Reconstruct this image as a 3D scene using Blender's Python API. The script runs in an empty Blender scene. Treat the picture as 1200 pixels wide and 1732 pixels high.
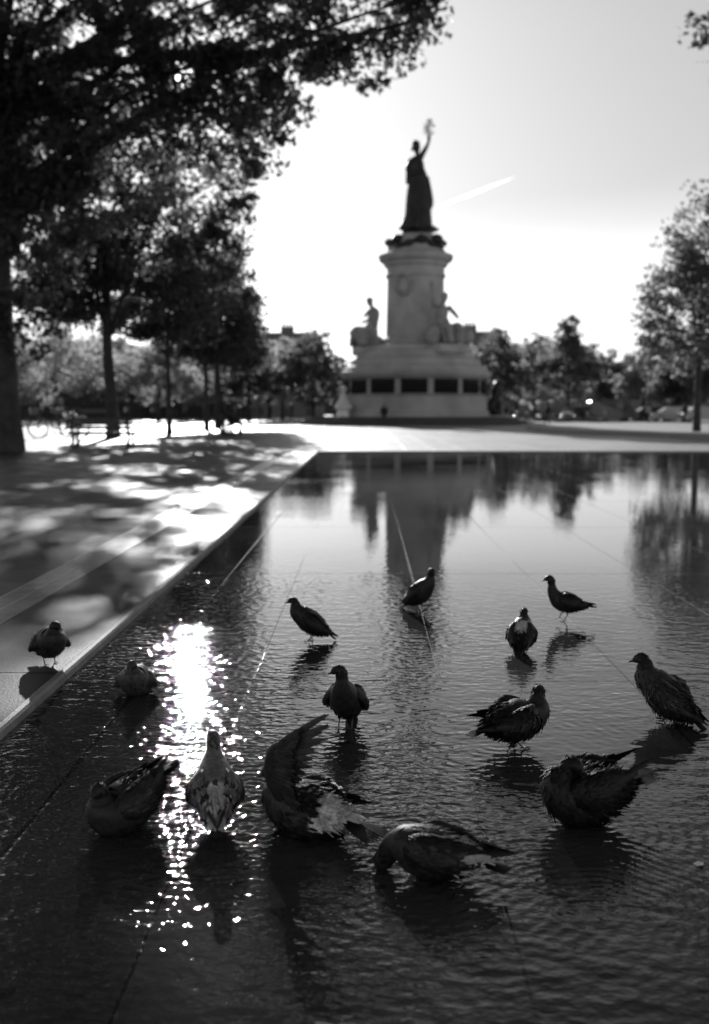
import bpy, math, random
import numpy as np
from mathutils import Vector, Matrix, Euler
R = math.radians
sc = bpy.context.scene
col = sc.collection
random.seed(4); RNG = np.random.default_rng(7)

# ------------------------------------------------------------------ camera
CAM_H = 1.2; FPX = 1732 * 35 / 36; PITCH = math.atan(173 / FPX)
cam_d = bpy.data.cameras.new('camera'); cam = bpy.data.objects.new('camera', cam_d); col.objects.link(cam)
cam.location = (0, 0, CAM_H); cam.rotation_euler = (math.pi / 2 - PITCH, 0, 0)
cam_d.sensor_fit = 'VERTICAL'; cam_d.sensor_height = 36; cam_d.sensor_width = 24; cam_d.lens = 35
cam_d.clip_start = 0.05; cam_d.clip_end = 20000
cam_d.dof.use_dof = True; cam_d.dof.focus_distance = 3.55; cam_d.dof.aperture_fstop = 2.0; cam_d.dof.aperture_blades = 9
sc.camera = cam

def ray(px, py):
    a, b = (px - 600) / FPX, (866 - py) / FPX
    return Vector((a, math.cos(PITCH) + b * math.sin(PITCH), -math.sin(PITCH) + b * math.cos(PITCH)))
def P(px, py, Y):                      # point at ground distance Y seen at a photo position
    d = ray(px, py); return Vector((0, 0, CAM_H)) + d * (Y / d.y)
def GP(px, py, z=0.0):                 # point on the ground
    d = ray(px, py); return Vector((0, 0, CAM_H)) + d * ((z - CAM_H) / d.z)

# ------------------------------------------------------------------ light
SUN = ray(303, 130).normalized()
SUN_EL = math.asin(SUN.z); SUN_AZ = math.atan2(SUN.x, SUN.y)
world = bpy.data.worlds.new('World'); sc.world = world; world.use_nodes = True
wt = world.node_tree; wn = wt.nodes; wl = wt.links; wn.clear()
sky = wn.new('ShaderNodeTexSky'); sky.sky_type = 'NISHITA'; sky.sun_disc = False
sky.sun_elevation = SUN_EL; sky.sun_rotation = SUN_AZ; sky.air_density = 1.0; sky.dust_density = 1.2; sky.ozone_density = 1.0
bw = wn.new('ShaderNodeRGBToBW'); wl.new(sky.outputs[0], bw.inputs[0])
# thin bright cloud bank low in the sky
tc = wn.new('ShaderNodeTexCoord'); sp = wn.new('ShaderNodeSeparateXYZ'); wl.new(tc.outputs['Generated'], sp.inputs[0])
def wmath(op, a, b=None, c=None):
    n = wn.new('ShaderNodeMath'); n.operation = op
    for i, v in enumerate((a, b, c)):
        if v is None: continue
        if isinstance(v, (int, float)): n.inputs[i].default_value = v
        else: wl.new(v, n.inputs[i])
    return n.outputs[0]
wno = wn.new('ShaderNodeTexNoise'); wno.inputs['Scale'].default_value = 3.0; wno.inputs['Detail'].default_value = 4
wmp = wn.new('ShaderNodeMapping'); wmp.inputs['Scale'].default_value = (1, 1, 5); wl.new(tc.outputs['Generated'], wmp.inputs[0]); wl.new(wmp.outputs[0], wno.inputs[0])
edge = wmath('MULTIPLY_ADD', sp.outputs['X'], 0.05, 0.172)
edge = wmath('ADD', edge, wmath('MULTIPLY_ADD', wno.outputs[0], 0.05, -0.025))
msk = wmath('SUBTRACT', edge, sp.outputs['Z'])
mr = wn.new('ShaderNodeMapRange'); mr.interpolation_type = 'SMOOTHSTEP'; wl.new(msk, mr.inputs[0])
mr.inputs[1].default_value = -0.03; mr.inputs[2].default_value = 0.045; mr.inputs[3].default_value = 1.0; mr.inputs[4].default_value = 1.40
hi = wn.new('ShaderNodeMapRange'); hi.interpolation_type = 'SMOOTHSTEP'; wl.new(sp.outputs['Z'], hi.inputs[0])
hi.inputs[1].default_value = .33; hi.inputs[2].default_value = .70; hi.inputs[3].default_value = 1.0; hi.inputs[4].default_value = .22
fac = wmath('MULTIPLY', mr.outputs[0], hi.outputs[0])
geo = wn.new('ShaderNodeVectorMath'); geo.operation = 'DOT_PRODUCT'; wl.new(tc.outputs['Generated'], geo.inputs[0]); geo.inputs[1].default_value = tuple(SUN)
glow = wmath('MULTIPLY', wmath('EXPONENT', wmath('MULTIPLY', wmath('SUBTRACT', geo.outputs['Value'], 1.0), 9000.0)), 60.0)
lum = wmath('ADD', wmath('MULTIPLY', wmath('MULTIPLY', wmath('POWER', bw.outputs[0], 0.45), 4.45), fac), glow)
bg = wn.new('ShaderNodeBackground'); wl.new(lum, bg.inputs[0]); bg.inputs[1].default_value = 0.05
wo = wn.new('ShaderNodeOutputWorld'); wl.new(bg.outputs[0], wo.inputs[0])
sun_d = bpy.data.lights.new('sun', 'SUN'); sun_d.energy = 5.0; sun_d.angle = R(0.53); sun_d.color = (1, 1, 1)
sun = bpy.data.objects.new('sun', sun_d); col.objects.link(sun)
sun.rotation_euler = SUN.to_track_quat('Z', 'Y').to_euler(); sun.location = (-10, 40, 30)
sc.view_settings.view_transform = 'Standard'; sc.view_settings.look = 'None'
sc.view_settings.exposure = 0.25; sc.view_settings.gamma = 1
sc.render.engine = 'CYCLES'; sc.cycles.use_denoising = True
sc.cycles.max_bounces = 8; sc.cycles.transparent_max_bounces = 16; sc.cycles.sample_clamp_indirect = 6

# ------------------------------------------------------------------ materials
MATS = {}
def mat(name, v, rough=0.6, spec=0.5, metal=0.0, var=0.0, vscale=4.0, bump=0.0, bscale=30.0, transl=0.0, attr=None, coord='Object', det=4):
    m = bpy.data.materials.new(name); m.use_nodes = True; MATS[name] = m
    n, l = m.node_tree.nodes, m.node_tree.links
    b = n['Principled BSDF']; b.inputs['Base Color'].default_value = (v, v, v, 1)
    b.inputs['Roughness'].default_value = rough; b.inputs['Specular IOR Level'].default_value = spec; b.inputs['Metallic'].default_value = metal
    tcn = n.new('ShaderNodeTexCoord')
    if var:
        no = n.new('ShaderNodeTexNoise'); no.inputs['Scale'].default_value = vscale; no.inputs['Detail'].default_value = det; l.new(tcn.outputs[coord], no.inputs[0])
        r = n.new('ShaderNodeMapRange'); l.new(no.outputs[0], r.inputs[0]); r.inputs[1].default_value = .3; r.inputs[2].default_value = .7
        r.inputs[3].default_value = v * (1 - var); r.inputs[4].default_value = v * (1 + var); l.new(r.outputs[0], b.inputs['Base Color'])
    if attr:
        a = n.new('ShaderNodeAttribute'); a.attribute_name = attr
        src = a.outputs['Color']
        if var:
            mx = n.new('ShaderNodeMath'); mx.operation = 'MULTIPLY'; r.inputs[3].default_value = 1 - var; r.inputs[4].default_value = 1 + var
            l.new(r.outputs[0], mx.inputs[0]); l.new(a.outputs['Fac'], mx.inputs[1]); src = mx.outputs[0]
        l.new(src, b.inputs['Base Color'])
    if bump:
        no = n.new('ShaderNodeTexNoise'); no.inputs['Scale'].default_value = bscale; no.inputs['Detail'].default_value = 5; l.new(tcn.outputs[coord], no.inputs[0])
        bp = n.new('ShaderNodeBump'); bp.inputs['Distance'].default_value = bump; l.new(no.outputs[0], bp.inputs['Height']); l.new(bp.outputs[0], b.inputs['Normal'])
    if transl:
        t = n.new('ShaderNodeBsdfTranslucent'); t.inputs[0].default_value = (transl * 2, transl * 2, transl * 2, 1)
        mx = n.new('ShaderNodeMixShader'); mx.inputs[0].default_value = .5
        l.new(b.outputs[0], mx.inputs[1]); l.new(t.outputs[0], mx.inputs[2]); l.new(mx.outputs[0], n['Material Output'].inputs[0])
    return m

GA = math.atan(18 / FPX)
def G(u, v, z=0.0):                    # paving grid -> world
    return (u * math.cos(GA) + v * math.sin(GA), v * math.cos(GA) - u * math.sin(GA), z)
TW, TL = 0.84, 2.92                    # slab width and length
J0 = -1.34                             # kerb line; slab joints every TW from there
V0 = GP(510, 970).y                    # a cross joint

def paving(name, base, rough, wet):
    m = bpy.data.materials.new(name); m.use_nodes = True; MATS[name] = m
    n, l = m.node_tree.nodes, m.node_tree.links; b = n['Principled BSDF']
    def mth(op, a, c=None, d=None, clamp=False):
        x = n.new('ShaderNodeMath'); x.operation = op; x.use_clamp = clamp
        for i, v in enumerate((a, c, d)):
            if v is None: continue
            if isinstance(v, (int, float)): x.inputs[i].default_value = v
            else: l.new(v, x.inputs[i])
        return x.outputs[0]
    def noise(scale, det, src, rough_=.5):
        x = n.new('ShaderNodeTexNoise'); x.inputs['Scale'].default_value = scale; x.inputs['Detail'].default_value = det; x.inputs['Roughness'].default_value = rough_
        l.new(src, x.inputs[0]); return x.outputs[0]
    def rng(src, a, c, d, e):
        x = n.new('ShaderNodeMapRange'); l.new(src, x.inputs[0])
        for i, v in zip((1, 2, 3, 4), (a, c, d, e)): x.inputs[i].default_value = v
        return x.outputs[0]
    t = n.new('ShaderNodeTexCoord'); mp = n.new('ShaderNodeMapping'); mp.inputs['Rotation'].default_value = (0, 0, GA); l.new(t.outputs['Object'], mp.inputs[0])
    s = n.new('ShaderNodeSeparateXYZ'); l.new(mp.outputs[0], s.inputs[0]); co = mp.outputs[0]
    def line(src, off, per, w):
        a = mth('ADD', src, per * 100.5 - off); a = mth('MODULO', a, per); a = mth('SUBTRACT', a, per / 2); a = mth('ABSOLUTE', a)
        return rng(a, w * .5, w, 1.0, 0.0)
    ju = line(s.outputs['X'], J0, TW, 0.006 if wet else .014); jv = line(s.outputs['Y'], V0, TL, 0.009 if wet else .016)
    jn = mth('MAXIMUM', ju, jv)
    if wet:
        ch = mth('ABSOLUTE', mth('SUBTRACT', s.outputs['X'], -0.98)); jn = mth('MAXIMUM', jn, rng(ch, .006, .012, 1, 0))
    # slab tone: each slab a little different
    cu = mth('FLOOR', mth('DIVIDE', mth('SUBTRACT', s.outputs['X'], J0), TW)); cv = mth('FLOOR', mth('DIVIDE', mth('SUBTRACT', s.outputs['Y'], V0), TL))
    cmb = n.new('ShaderNodeCombineXYZ'); l.new(cu, cmb.inputs[0]); l.new(cv, cmb.inputs[1])
    wnn = n.new('ShaderNodeTexWhiteNoise'); wnn.noise_dimensions = '3D'; l.new(cmb.outputs[0], wnn.inputs[0])
    tone = rng(wnn.outputs[0], 0, 1, .85, 1.15)
    st = rng(noise(1.3, 6, co, .6), .3, .7, .75, 1.2); gr = rng(noise(140, 3, co), .3, .7, .8, 1.2)
    v = mth('MULTIPLY', mth('MULTIPLY', tone, st), mth('MULTIPLY', gr, base)); v = mth('MULTIPLY', v, rng(jn, 0, 1, 1, .35 if wet else .12))
    spot = rng(noise(9, 2, co), .68, .72, 1, .55); v = mth('MULTIPLY', v, spot)
    l.new(v, b.inputs['Base Color'])
    if wet:
        b.inputs['IOR'].default_value = 1.33
        l.new(rng(mth('MULTIPLY', jn, rng(noise(2.6, 3, co), .42, .6, 0, 1)), 0, 1, rough, .06), b.inputs['Roughness'])
        mp2 = n.new('ShaderNodeMapping'); mp2.inputs['Scale'].default_value = (0.8, 1.15, 1); mp2.inputs['Rotation'].default_value = (0, 0, -.25); l.new(co, mp2.inputs[0])
        mp3 = n.new('ShaderNodeMapping'); mp3.inputs['Scale'].default_value = (0.7, 1.2, 1); mp3.inputs['Rotation'].default_value = (0, 0, .35); l.new(co, mp3.inputs[0])
        warp = noise(2.2, 2, co)
        fine = noise(34, 0.0, mp2.outputs[0], .5); mid = noise(17, 0, mp3.outputs[0]); big = noise(5.5, 2, co)
        # the film of water is calmer in some places than in others
        calm = rng(noise(.55, 3, co), .38, .62, .35, 1.15)
        # ripples are livelier at the near end, where the water runs, and die out towards the far end
        far = rng(s.outputs['Y'], 4.2, 8.0, 1.0, .13)
        left = rng(s.outputs['X'], -.9, .9, 1.4, .66)
        amp = mth('MULTIPLY', mth('MULTIPLY', calm, far), left)
        tiny = mth('MULTIPLY', noise(85, 0.0, mp3.outputs[0]), rng(s.outputs['Y'], 3.0, 5.5, .0012, .0002))
        h = mth('ADD', mth('ADD', tiny, mth('MULTIPLY', fine, .0030)), mth('ADD', mth('MULTIPLY', mid, .0030), mth('MULTIPLY', big, .0012)))
        h = mth('ADD', mth('MULTIPLY', h, amp), mth('MULTIPLY', jn, -.0005))
    else:
        l.new(rng(noise(2.0, 4, co), .35, .65, rough * .8, rough * 1.15), b.inputs['Roughness'])
        b.inputs['Specular IOR Level'].default_value = .15 if base < .2 else .4
        h = mth('ADD', mth('MULTIPLY', noise(70, 4, co), .0012), mth('MULTIPLY', jn, -.004))
    bp = n.new('ShaderNodeBump'); bp.inputs['Distance'].default_value = 1.0; l.new(h, bp.inputs['Height']); l.new(bp.outputs[0], b.inputs['Normal'])
    return m
paving('wet_paving', .042, .02, True)
paving('shaded_dry_paving', .045, .5, False)  # far darker than the plaza: canopy shade put into the base colour
paving('plaza_paving', .34, .6, False)
mat('kerb_stone', .22, .6, var=.25, vscale=12, bump=.002, bscale=60)
mat('grate_steel', .35, .32, metal=.8, var=.2, vscale=8)
mat('shaded_step_stone', .07, .6, var=.2, vscale=1.2)  # shadow side of the steps put into the stone colour
mat('platform_stone', .30, .7, var=.1, vscale=.8)
mat('monument_stone', .48, .8, var=.22, vscale=.6, bump=.02, bscale=1.6)
mat('sculpture_stone', .38, .8, var=.3, vscale=1.6, bump=.05, bscale=3)
mat('bronze', .035, .45, metal=.3, var=.4, vscale=2, bump=.03, bscale=4)
mat('white_stone', .85, .15, spec=.9)
mat('bark', .05, .9, var=.4, vscale=3, bump=.03, bscale=6)
mat('leaf', .045, .5, spec=.25, transl=.10)
mat('leaf_mid', .07, .5, spec=.25, transl=.17)  # in-between leaf copy, some of the backlit haze put into its colour
mat('dark_bronze', .012, .6, spec=.3)
mat('leaf_far_sunlit', .14, .55, spec=.25, transl=.36)  # palest leaf copy: sunlit, hazy look of distant trees put into the colour
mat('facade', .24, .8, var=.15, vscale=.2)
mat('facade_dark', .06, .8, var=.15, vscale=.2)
mat('zinc_roof', .16, .5, var=.1, vscale=.3)
mat('chimney_clay', .18, .8)
mat('window_glass', .02, .08, spec=.6)
mat('dark_metal', .03, .35, metal=.4)
mat('chrome', .6, .15, metal=1)
mat('tyre', .02, .7)
mat('wood', .07, .6, var=.3, vscale=6)
mat('skin', .3, .6); mat('hair', .02, .6); mat('cloth_dark', .03, .85); mat('cloth_mid', .12, .85); mat('cloth_pale', .5, .85); mat('bag_pale', .5, .6)
mat('car_dark', .04, .2, spec=.7); mat('car_pale', .5, .2, spec=.7); mat('car_mid', .15, .2, spec=.7)
mat('lamp_glass', .8, .2)
mat('pigeon_feathers', .05, .5, spec=.32, var=.35, vscale=60, attr='col', bump=.0012, bscale=160)
mat('pigeon_leg', .10, .5); mat('pigeon_beak', .05, .4); mat('pigeon_eye', .05, .1)
mat('petal', .75, .5)
mm = bpy.data.materials.new('contrail'); mm.use_nodes = True; MATS['contrail'] = mm
mm.node_tree.nodes.clear(); pv = mm.node_tree.nodes.new('ShaderNodeVolumePrincipled'); pv.inputs['Color'].default_value = (1, 1, 1, 1); pv.inputs['Density'].default_value = .03; pv.inputs['Anisotropy'].default_value = .7
mm.node_tree.links.new(pv.outputs[0], mm.node_tree.nodes.new('ShaderNodeOutputMaterial').inputs['Volume'])

# ------------------------------------------------------------------ mesh helpers
class MB:
    def __init__(s): s.v = []; s.f = []; s.c = []
    def add(s, v, f, c=0.05):
        o = len(s.v); s.v += [tuple(p) for p in v]; s.f += [tuple(i + o for i in q) for q in f]
        s.c += [c] * len(v) if not isinstance(c, (list, tuple)) else list(c)
    def box(s, cx, cy, z0, sx, sy, h, rz=0.0, taper=1.0):
        v = []
        for z, k in ((z0, 1), (z0 + h, taper)):
            for a, b in ((-1, -1), (1, -1), (1, 1), (-1, 1)):
                x, y = a * sx / 2 * k, b * sy / 2 * k
                v.append((cx + x * math.cos(rz) - y * math.sin(rz), cy + x * math.sin(rz) + y * math.cos(rz), z))
        s.add(v, [(3, 2, 1, 0), (4, 5, 6, 7), (0, 1, 5, 4), (1, 2, 6, 5), (2, 3, 7, 6), (3, 0, 4, 7)])
    def lathe(s, prof, cx=0, cy=0, n=48, close=True, a0=0):
        v = []; f = []
        for r, z in prof:
            for i in range(n):
                a = a0 + 2 * math.pi * i / n; v.append((cx + r * math.cos(a), cy + r * math.sin(a), z))
        for j in range(len(prof) - 1):
            for i in range(n):
                k = (i + 1) % n; f.append((j * n + i, j * n + k, (j + 1) * n + k, (j + 1) * n + i))
        if close: f.append(tuple(range(n - 1, -1, -1))); f.append(tuple((len(prof) - 1) * n + i for i in range(n)))
        s.add(v, f)
    def loft(s, pts, n=12, up=(0, 0, 1), color=None, sub=0, jitter=0.0):
        """pts: (x,y,z,ra,rb): ra across (sideways), rb along the up direction; smooth closed tube"""
        if sub: pts = catmull(pts, sub)
        v = []; f = []; cs = []; L = len(pts); C = [Vector(p[:3]) for p in pts]; upv = Vector(up); frames = []
        for i in range(L):
            t = (C[min(i + 1, L - 1)] - C[max(i - 1, 0)]).normalized()
            side = upv.cross(t)
            if side.length < 1e-3 or (frames and side.normalized().dot(frames[-1][1]) < 0.2):
                side = frames[-1][1] - t * frames[-1][1].dot(t) if frames else t.orthogonal()
            side.normalize(); u = t.cross(side).normalized(); frames.append((t, side, u))
            for k in range(n):
                a = 2 * math.pi * k / n; j = 1 + random.uniform(-jitter, jitter)
                p = C[i] + side * (math.cos(a) * pts[i][3] * j) + u * (math.sin(a) * pts[i][4] * j)
                v.append(p); cs.append(color(p, i / (L - 1)) if color else .05)
        for i in range(L - 1):
            for k in range(n):
                q = (k + 1) % n; f.append((i * n + k, i * n + q, (i + 1) * n + q, (i + 1) * n + k))
        f.append(tuple(range(n - 1, -1, -1))); f.append(tuple((L - 1) * n + i for i in range(n)))
        s.add(v, f, cs); return C, frames, pts
    def tube(s, pts, r, n=8):
        pts = [tuple(p) for p in pts]
        rr = r if isinstance(r, (list, tuple)) else [r] * len(pts)
        s.loft([(p[0], p[1], p[2], q, q) for p, q in zip(pts, rr)], n)
    def ball(s, c, r, n=10, m=7, sc_=(1, 1, 1)):
        v = []; f = []
        for j in range(1, m):
            b = math.pi * j / m
            for i in range(n):
                a = 2 * math.pi * i / n
                v.append((c[0] + r * sc_[0] * math.sin(b) * math.cos(a), c[1] + r * sc_[1] * math.sin(b) * math.sin(a), c[2] + r * sc_[2] * math.cos(b)))
        for j in range(m - 2):
            for i in range(n):
                k = (i + 1) % n; f.append((j * n + i, (j + 1) * n + i, (j + 1) * n + k, j * n + k))
        v.append((c[0], c[1], c[2] + r * sc_[2])); v.append((c[0], c[1], c[2] - r * sc_[2])); T = len(v) - 2
        for i in range(n):
            k = (i + 1) % n; f.append((T, i, k)); f.append((T + 1, (m - 2) * n + k, (m - 2) * n + i))
        s.add(v, f)
    def build(s, name, m, parent=None, smooth=False, loc=None):
        me = bpy.data.meshes.new(name); me.from_pydata(s.v, [], s.f); me.update()
        if smooth:
            me.polygons.foreach_set('use_smooth', [True] * len(me.polygons))
        if m == 'pigeon_feathers':
            at = me.color_attributes.new('col', 'FLOAT_COLOR', 'POINT')
            a = np.ones((len(s.v), 4), dtype=np.float32); a[:, :3] = np.array(s.c, dtype=np.float32)[:, None]; at.data.foreach_set('color', a.ravel())
        me.materials.append(MATS[m]); o = bpy.data.objects.new(name, me); col.objects.link(o)
        if parent: o.parent = parent
        if loc: o.location = loc
        return o
def catmull(pts, sub):
    out = []; n = len(pts)
    for i in range(n - 1):
        p0, p1, p2, p3 = pts[max(i - 1, 0)], pts[i], pts[i + 1], pts[min(i + 2, n - 1)]
        for k in range(sub):
            t = k / sub
            out.append(tuple(.5 * (2 * b + (c - a) * t + (2 * a - 5 * b + 4 * c - d) * t * t + (-a + 3 * b - 3 * c + d) * t ** 3) for a, b, c, d in zip(p0, p1, p2, p3)))
    out.append(tuple(pts[-1])); return [tuple(list(p[:3]) + [max(p[3], .0005), max(p[4], .0005)]) for p in out]
def tag(o, label=None, cat=None, group=None, kind=None):
    if label: o['label'] = label
    if cat: o['category'] = cat
    if group: o['group'] = group
    if kind: o['kind'] = kind
    return o
def empty(name, loc, rz=0.0, s=1.0):
    e = bpy.data.objects.new(name, None); col.objects.link(e); e.location = loc; e.rotation_euler = (0, 0, rz); e.scale = (s, s, s); e.empty_display_size = .1; return e
def kids(o): return [c for c in bpy.data.objects if c.parent == o]
def copy_tree(o, parent=None):
    c = o.copy(); col.objects.link(c)
    if parent: c.parent = parent
    for ch in kids(o):
        if ch != c: copy_tree(ch, c)
    return c
def sheet(name, m, poly, z, kind='structure'):
    b = MB(); b.add([(x, y, z) for x, y in poly], [tuple(range(len(poly)))]); o = b.build(name, m); tag(o, kind=kind); return o

# ------------------------------------------------------------------ ground
FARV = GP(700, 765).y                  # far end of the water
sheet('ground', 'shaded_dry_paving', [(-1500, -60), (1500, -60), (1500, 3000), (-1500, 3000)], -.012)
# left pavement: raised a little over the basin
pav = MB()
q = [G(-60, -6), G(J0 - .945, -6), G(J0 - .945, 110), G(-60, 110)]
pav.add([(a, b, .030) for a, b, c in q], [(0, 1, 2, 3)])
q = [G(J0 - .655, -6), G(J0 - .03, -6), G(J0 - .03, 60), G(J0 - .655, 60)]
pav.add([(a, b, .030) for a, b, c in q], [(0, 1, 2, 3)])
tag(pav.build('pavement', 'shaded_dry_paving'), kind='structure')
fp = MB(); q = [G(-60, FARV + .1), G(160, FARV + .1), G(160, 400), G(-60, 400)]
fp.add([(a, b, .024) for a, b, c in q], [(0, 1, 2, 3)]); tag(fp.build('plaza', 'plaza_paving'), kind='structure')

# birds' places (photo position of the ground contact) also stir the water
BIRDS_PX = dict(a=(84, 1122), b=(232, 1172), c=(218, 1398), d=(365, 1392), e=(524, 1410), f=(586, 1230), g=(528, 1084), h=(708, 1032),
                i=(960, 1052), j=(882, 1100), k=(870, 1264), l=(1130, 1220), m=(994, 1392), n=(737, 1486))
# water: fine grid near the camera with real ripples, plain sheet behind
x0, x1, y0, y1, h = -1.9, 2.9, 1.15, 7.4, .0085
nx, ny = int((x1 - x0) / h), int((y1 - y0) / h)
gx, gy = np.meshgrid(np.linspace(x0, x1, nx), np.linspace(y0, y1, ny))
Z = np.zeros_like(gx)
stir = [('c', .7, .033), ('d', 1.3, .027), ('e', 1.6, .031), ('f', .9, .036), ('g', .8, .037), ('h', .45, .036), ('i', .6, .038), ('j', .55, .035), ('k', 1.4, .040), ('l', .9, .037), ('m', 1.6, .034), ('n', 1.7, .034), ('b', .2, .03)]
for k, (b_, am, lam) in enumerate(stir):
    p = GP(*BIRDS_PX[b_]); 
    for q_ in range(2):
        cx, cy = p.x + RNG.normal(0, .05), p.y + RNG.normal(0, .04)
        dx, dy = gx - cx, gy - cy; r = np.hypot(dx, dy); th = np.arctan2(dy, dx)
        ph = RNG.uniform(0, 6.28); wob = .35 * np.sin(2 * th + ph) + .25 * np.sin(3 * th + 2 * ph) + .12 * np.sin(7 * th + ph)
        rr = r * (1 + .05 * wob)
        env = np.exp(-r / .42) * np.clip(r / .06, 0, 1) * np.clip(.55 + .6 * np.sin(th * 2 + ph * 3) + .3 * np.sin(5 * th + ph), .05, 1.4)
        env = env * (1 + .5 * np.sin(rr * 13 + ph))
        Z += am * .00042 * env * np.sin(2 * np.pi * rr / (lam * (1 + .25 * np.clip(r, 0, 1))) + ph)
for (px_, py_, am, lam, ext) in ((1010, 1560, .0011, .030, .60), (640, 1470, .0008, .028, .5), (900, 1300, .0004, .035, .6), (380, 1400, .0004, .026, .35)):
    p = GP(px_, py_); dx, dy = gx - p.x, gy - p.y; r = np.hypot(dx, dy); th = np.arctan2(dy, dx)
    rr = r * (1 + .04 * np.sin(3 * th + 1) + .03 * np.sin(9 * th)) + .004 * np.sin(gx * 40 + gy * 23)
    Z += am * np.exp(-((r - ext * .5) / (ext * .45)) ** 2) * np.clip(.45 + .8 * np.sin(th + 2.2 + px_), 0, 1.2) * np.sin(2 * np.pi * rr / lam)
# low waves that cross the pool slowly
for k in range(26):
    a = RNG.normal(1.35, .5); lam = RNG.uniform(.045, .16); ph = RNG.uniform(0, 6.28)
    pat = np.clip(np.sin(gx * RNG.uniform(.8, 2.5) + RNG.uniform(0, 6)) * np.sin(gy * RNG.uniform(.8, 2) + RNG.uniform(0, 6)) + .35, 0, 1)
    Z += .0016 * lam * pat * np.sin(2 * np.pi * (gx * np.cos(a) + gy * np.sin(a)) / lam + ph + 1.2 * np.sin(gx * 3 + k))
ed = np.minimum(np.minimum(gx - x0, x1 - gx), np.minimum(gy - y0, y1 - gy)); Z *= np.clip(ed / .5, 0, 1) * np.clip((y1 - gy) / 3.6, 0, 1) ** 1.3
# cut at the kerb: columns follow the kerb line
ku = J0 + .012; kerb_x = ku * math.cos(GA) + gy * math.sin(GA)
gxx = np.maximum(gx, kerb_x)
V = np.stack([gxx, gy, Z], -1).reshape(-1, 3).astype(np.float32)
idx = np.arange(nx * ny).reshape(ny, nx); F = np.stack([idx[:-1, :-1], idx[:-1, 1:], idx[1:, 1:], idx[1:, :-1]], -1).reshape(-1, 4)
keep = (gx[:-1, 1:] > kerb_x[:-1, 1:]).reshape(-1); F = F[keep]
def np_mesh(name, V, F, m, smooth=True):
    me = bpy.data.meshes.new(name); k = F.shape[1]
    me.vertices.add(len(V)); me.vertices.foreach_set('co', V.astype(np.float32).ravel())
    me.loops.add(F.size); me.loops.foreach_set('vertex_index', F.astype(np.int32).ravel())
    me.polygons.add(len(F)); me.polygons.foreach_set('loop_start', np.arange(0, F.size, k, dtype=np.int32)); me.polygons.foreach_set('loop_total', np.full(len(F), k, dtype=np.int32))
    me.update(calc_edges=True); me.validate()
    if smooth: me.polygons.foreach_set('use_smooth', np.ones(len(me.polygons), dtype=bool))
    me.materials.append(MATS[m]); o = bpy.data.objects.new(name, me); col.objects.link(o); return o
w = MB()
ga_ = lambda v: (ku * math.cos(GA) + v * math.sin(GA))
def rect(a, b, c, d): w.add([(a, b, 0), (c, b, 0), (c, d, 0), (a, d, 0)], [(0, 1, 2, 3)])
w.add([(ga_(y1), y1, 0), (60, y1, 0), (60, FARV, 0), (ga_(FARV), FARV, 0)], [(0, 1, 2, 3)])
rect(x1, y0, 60, y1)
w.add([(ga_(-6), -6, 0), (60, -6, 0), (60, y0, 0), (ga_(y0), y0, 0)], [(0, 1, 2, 3)])
nv = len(w.v)
V2 = np.concatenate([V, np.array(w.v, dtype=np.float32)]); F2 = np.concatenate([F, np.array(w.f) + len(V)])
tag(np_mesh('water', V2, F2, 'wet_paving'), kind='structure')

# kerb stones (one long line, jointed)
kb = MB(); v = -6 + (V0 + 6) % TL
for k in range(-3, 12):
    a, b = V0 + (k) * TL + .004, V0 + (k + 1) * TL - .004
    b = min(b, FARV); 
    if a > b: break
    prof = [(J0 - .03, -.01), (J0 - .03, .033), (J0 - .025, .035), (J0 - .004, .033), (J0 + .005, .024), (J0 + .012, -.01)]
    vs = [G(u, a, z) for u, z in prof] + [G(u, b, z) for u, z in prof]; n_ = len(prof)
    kb.add(vs, [(i, (i + 1) % n_, n_ + (i + 1) % n_, n_ + i) for i in range(n_)] + [tuple(range(n_))[::-1], tuple(range(n_, 2 * n_))])
tag(kb.build('kerb', 'kerb_stone'), kind='structure')
fk = MB(); q = [G(J0 + .02, FARV - .0), G(70, FARV), G(70, FARV + .35), G(J0 + .02, FARV + .35)]
fk.add([(a, b, 0) for a, b, c in q] + [(a, b, .035) for a, b, c in q], [(4, 5, 6, 7), (0, 1, 5, 4), (1, 2, 6, 5), (2, 3, 7, 6), (3, 0, 4, 7)])
tag(fk.build('basin_edge', 'kerb_stone'), kind='structure')
# drainage grate
gr = empty('drain_grate', G(J0 - .8, 10, .02)); L_ = []
fr = MB()
for u in (J0 - .945, J0 - .805, J0 - .667):
    q = [G(u, 1), G(u + .012, 1), G(u + .012, 24), G(u, 24)]
    fr.add([(a - gr.location.x, b - gr.location.y, z_ - gr.location.z) for z_ in (.0, .034) for a, b, c in q], [(4, 5, 6, 7), (0, 1, 5, 4), (1, 2, 6, 5), (2, 3, 7, 6), (3, 0, 4, 7)])
fr.build('frame', 'grate_steel', gr)
bars = MB(); v = 1.0
while v < 24:
    q = [G(J0 - .933, v), G(J0 - .667, v), G(J0 - .667, v + .011), G(J0 - .933, v + .011)]
    bars.add([(a - gr.location.x, b - gr.location.y, z_ - gr.location.z) for z_ in (.01, .031) for a, b, c in q], [(4, 5, 6, 7), (0, 1, 5, 4), (1, 2, 6, 5), (2, 3, 7, 6), (3, 0, 4, 7)]); v += .019
bars.build('slats', 'grate_steel', gr)
tag(gr, 'long narrow steel drainage grate set in the pavement left of the pool edge', 'grate')
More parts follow.
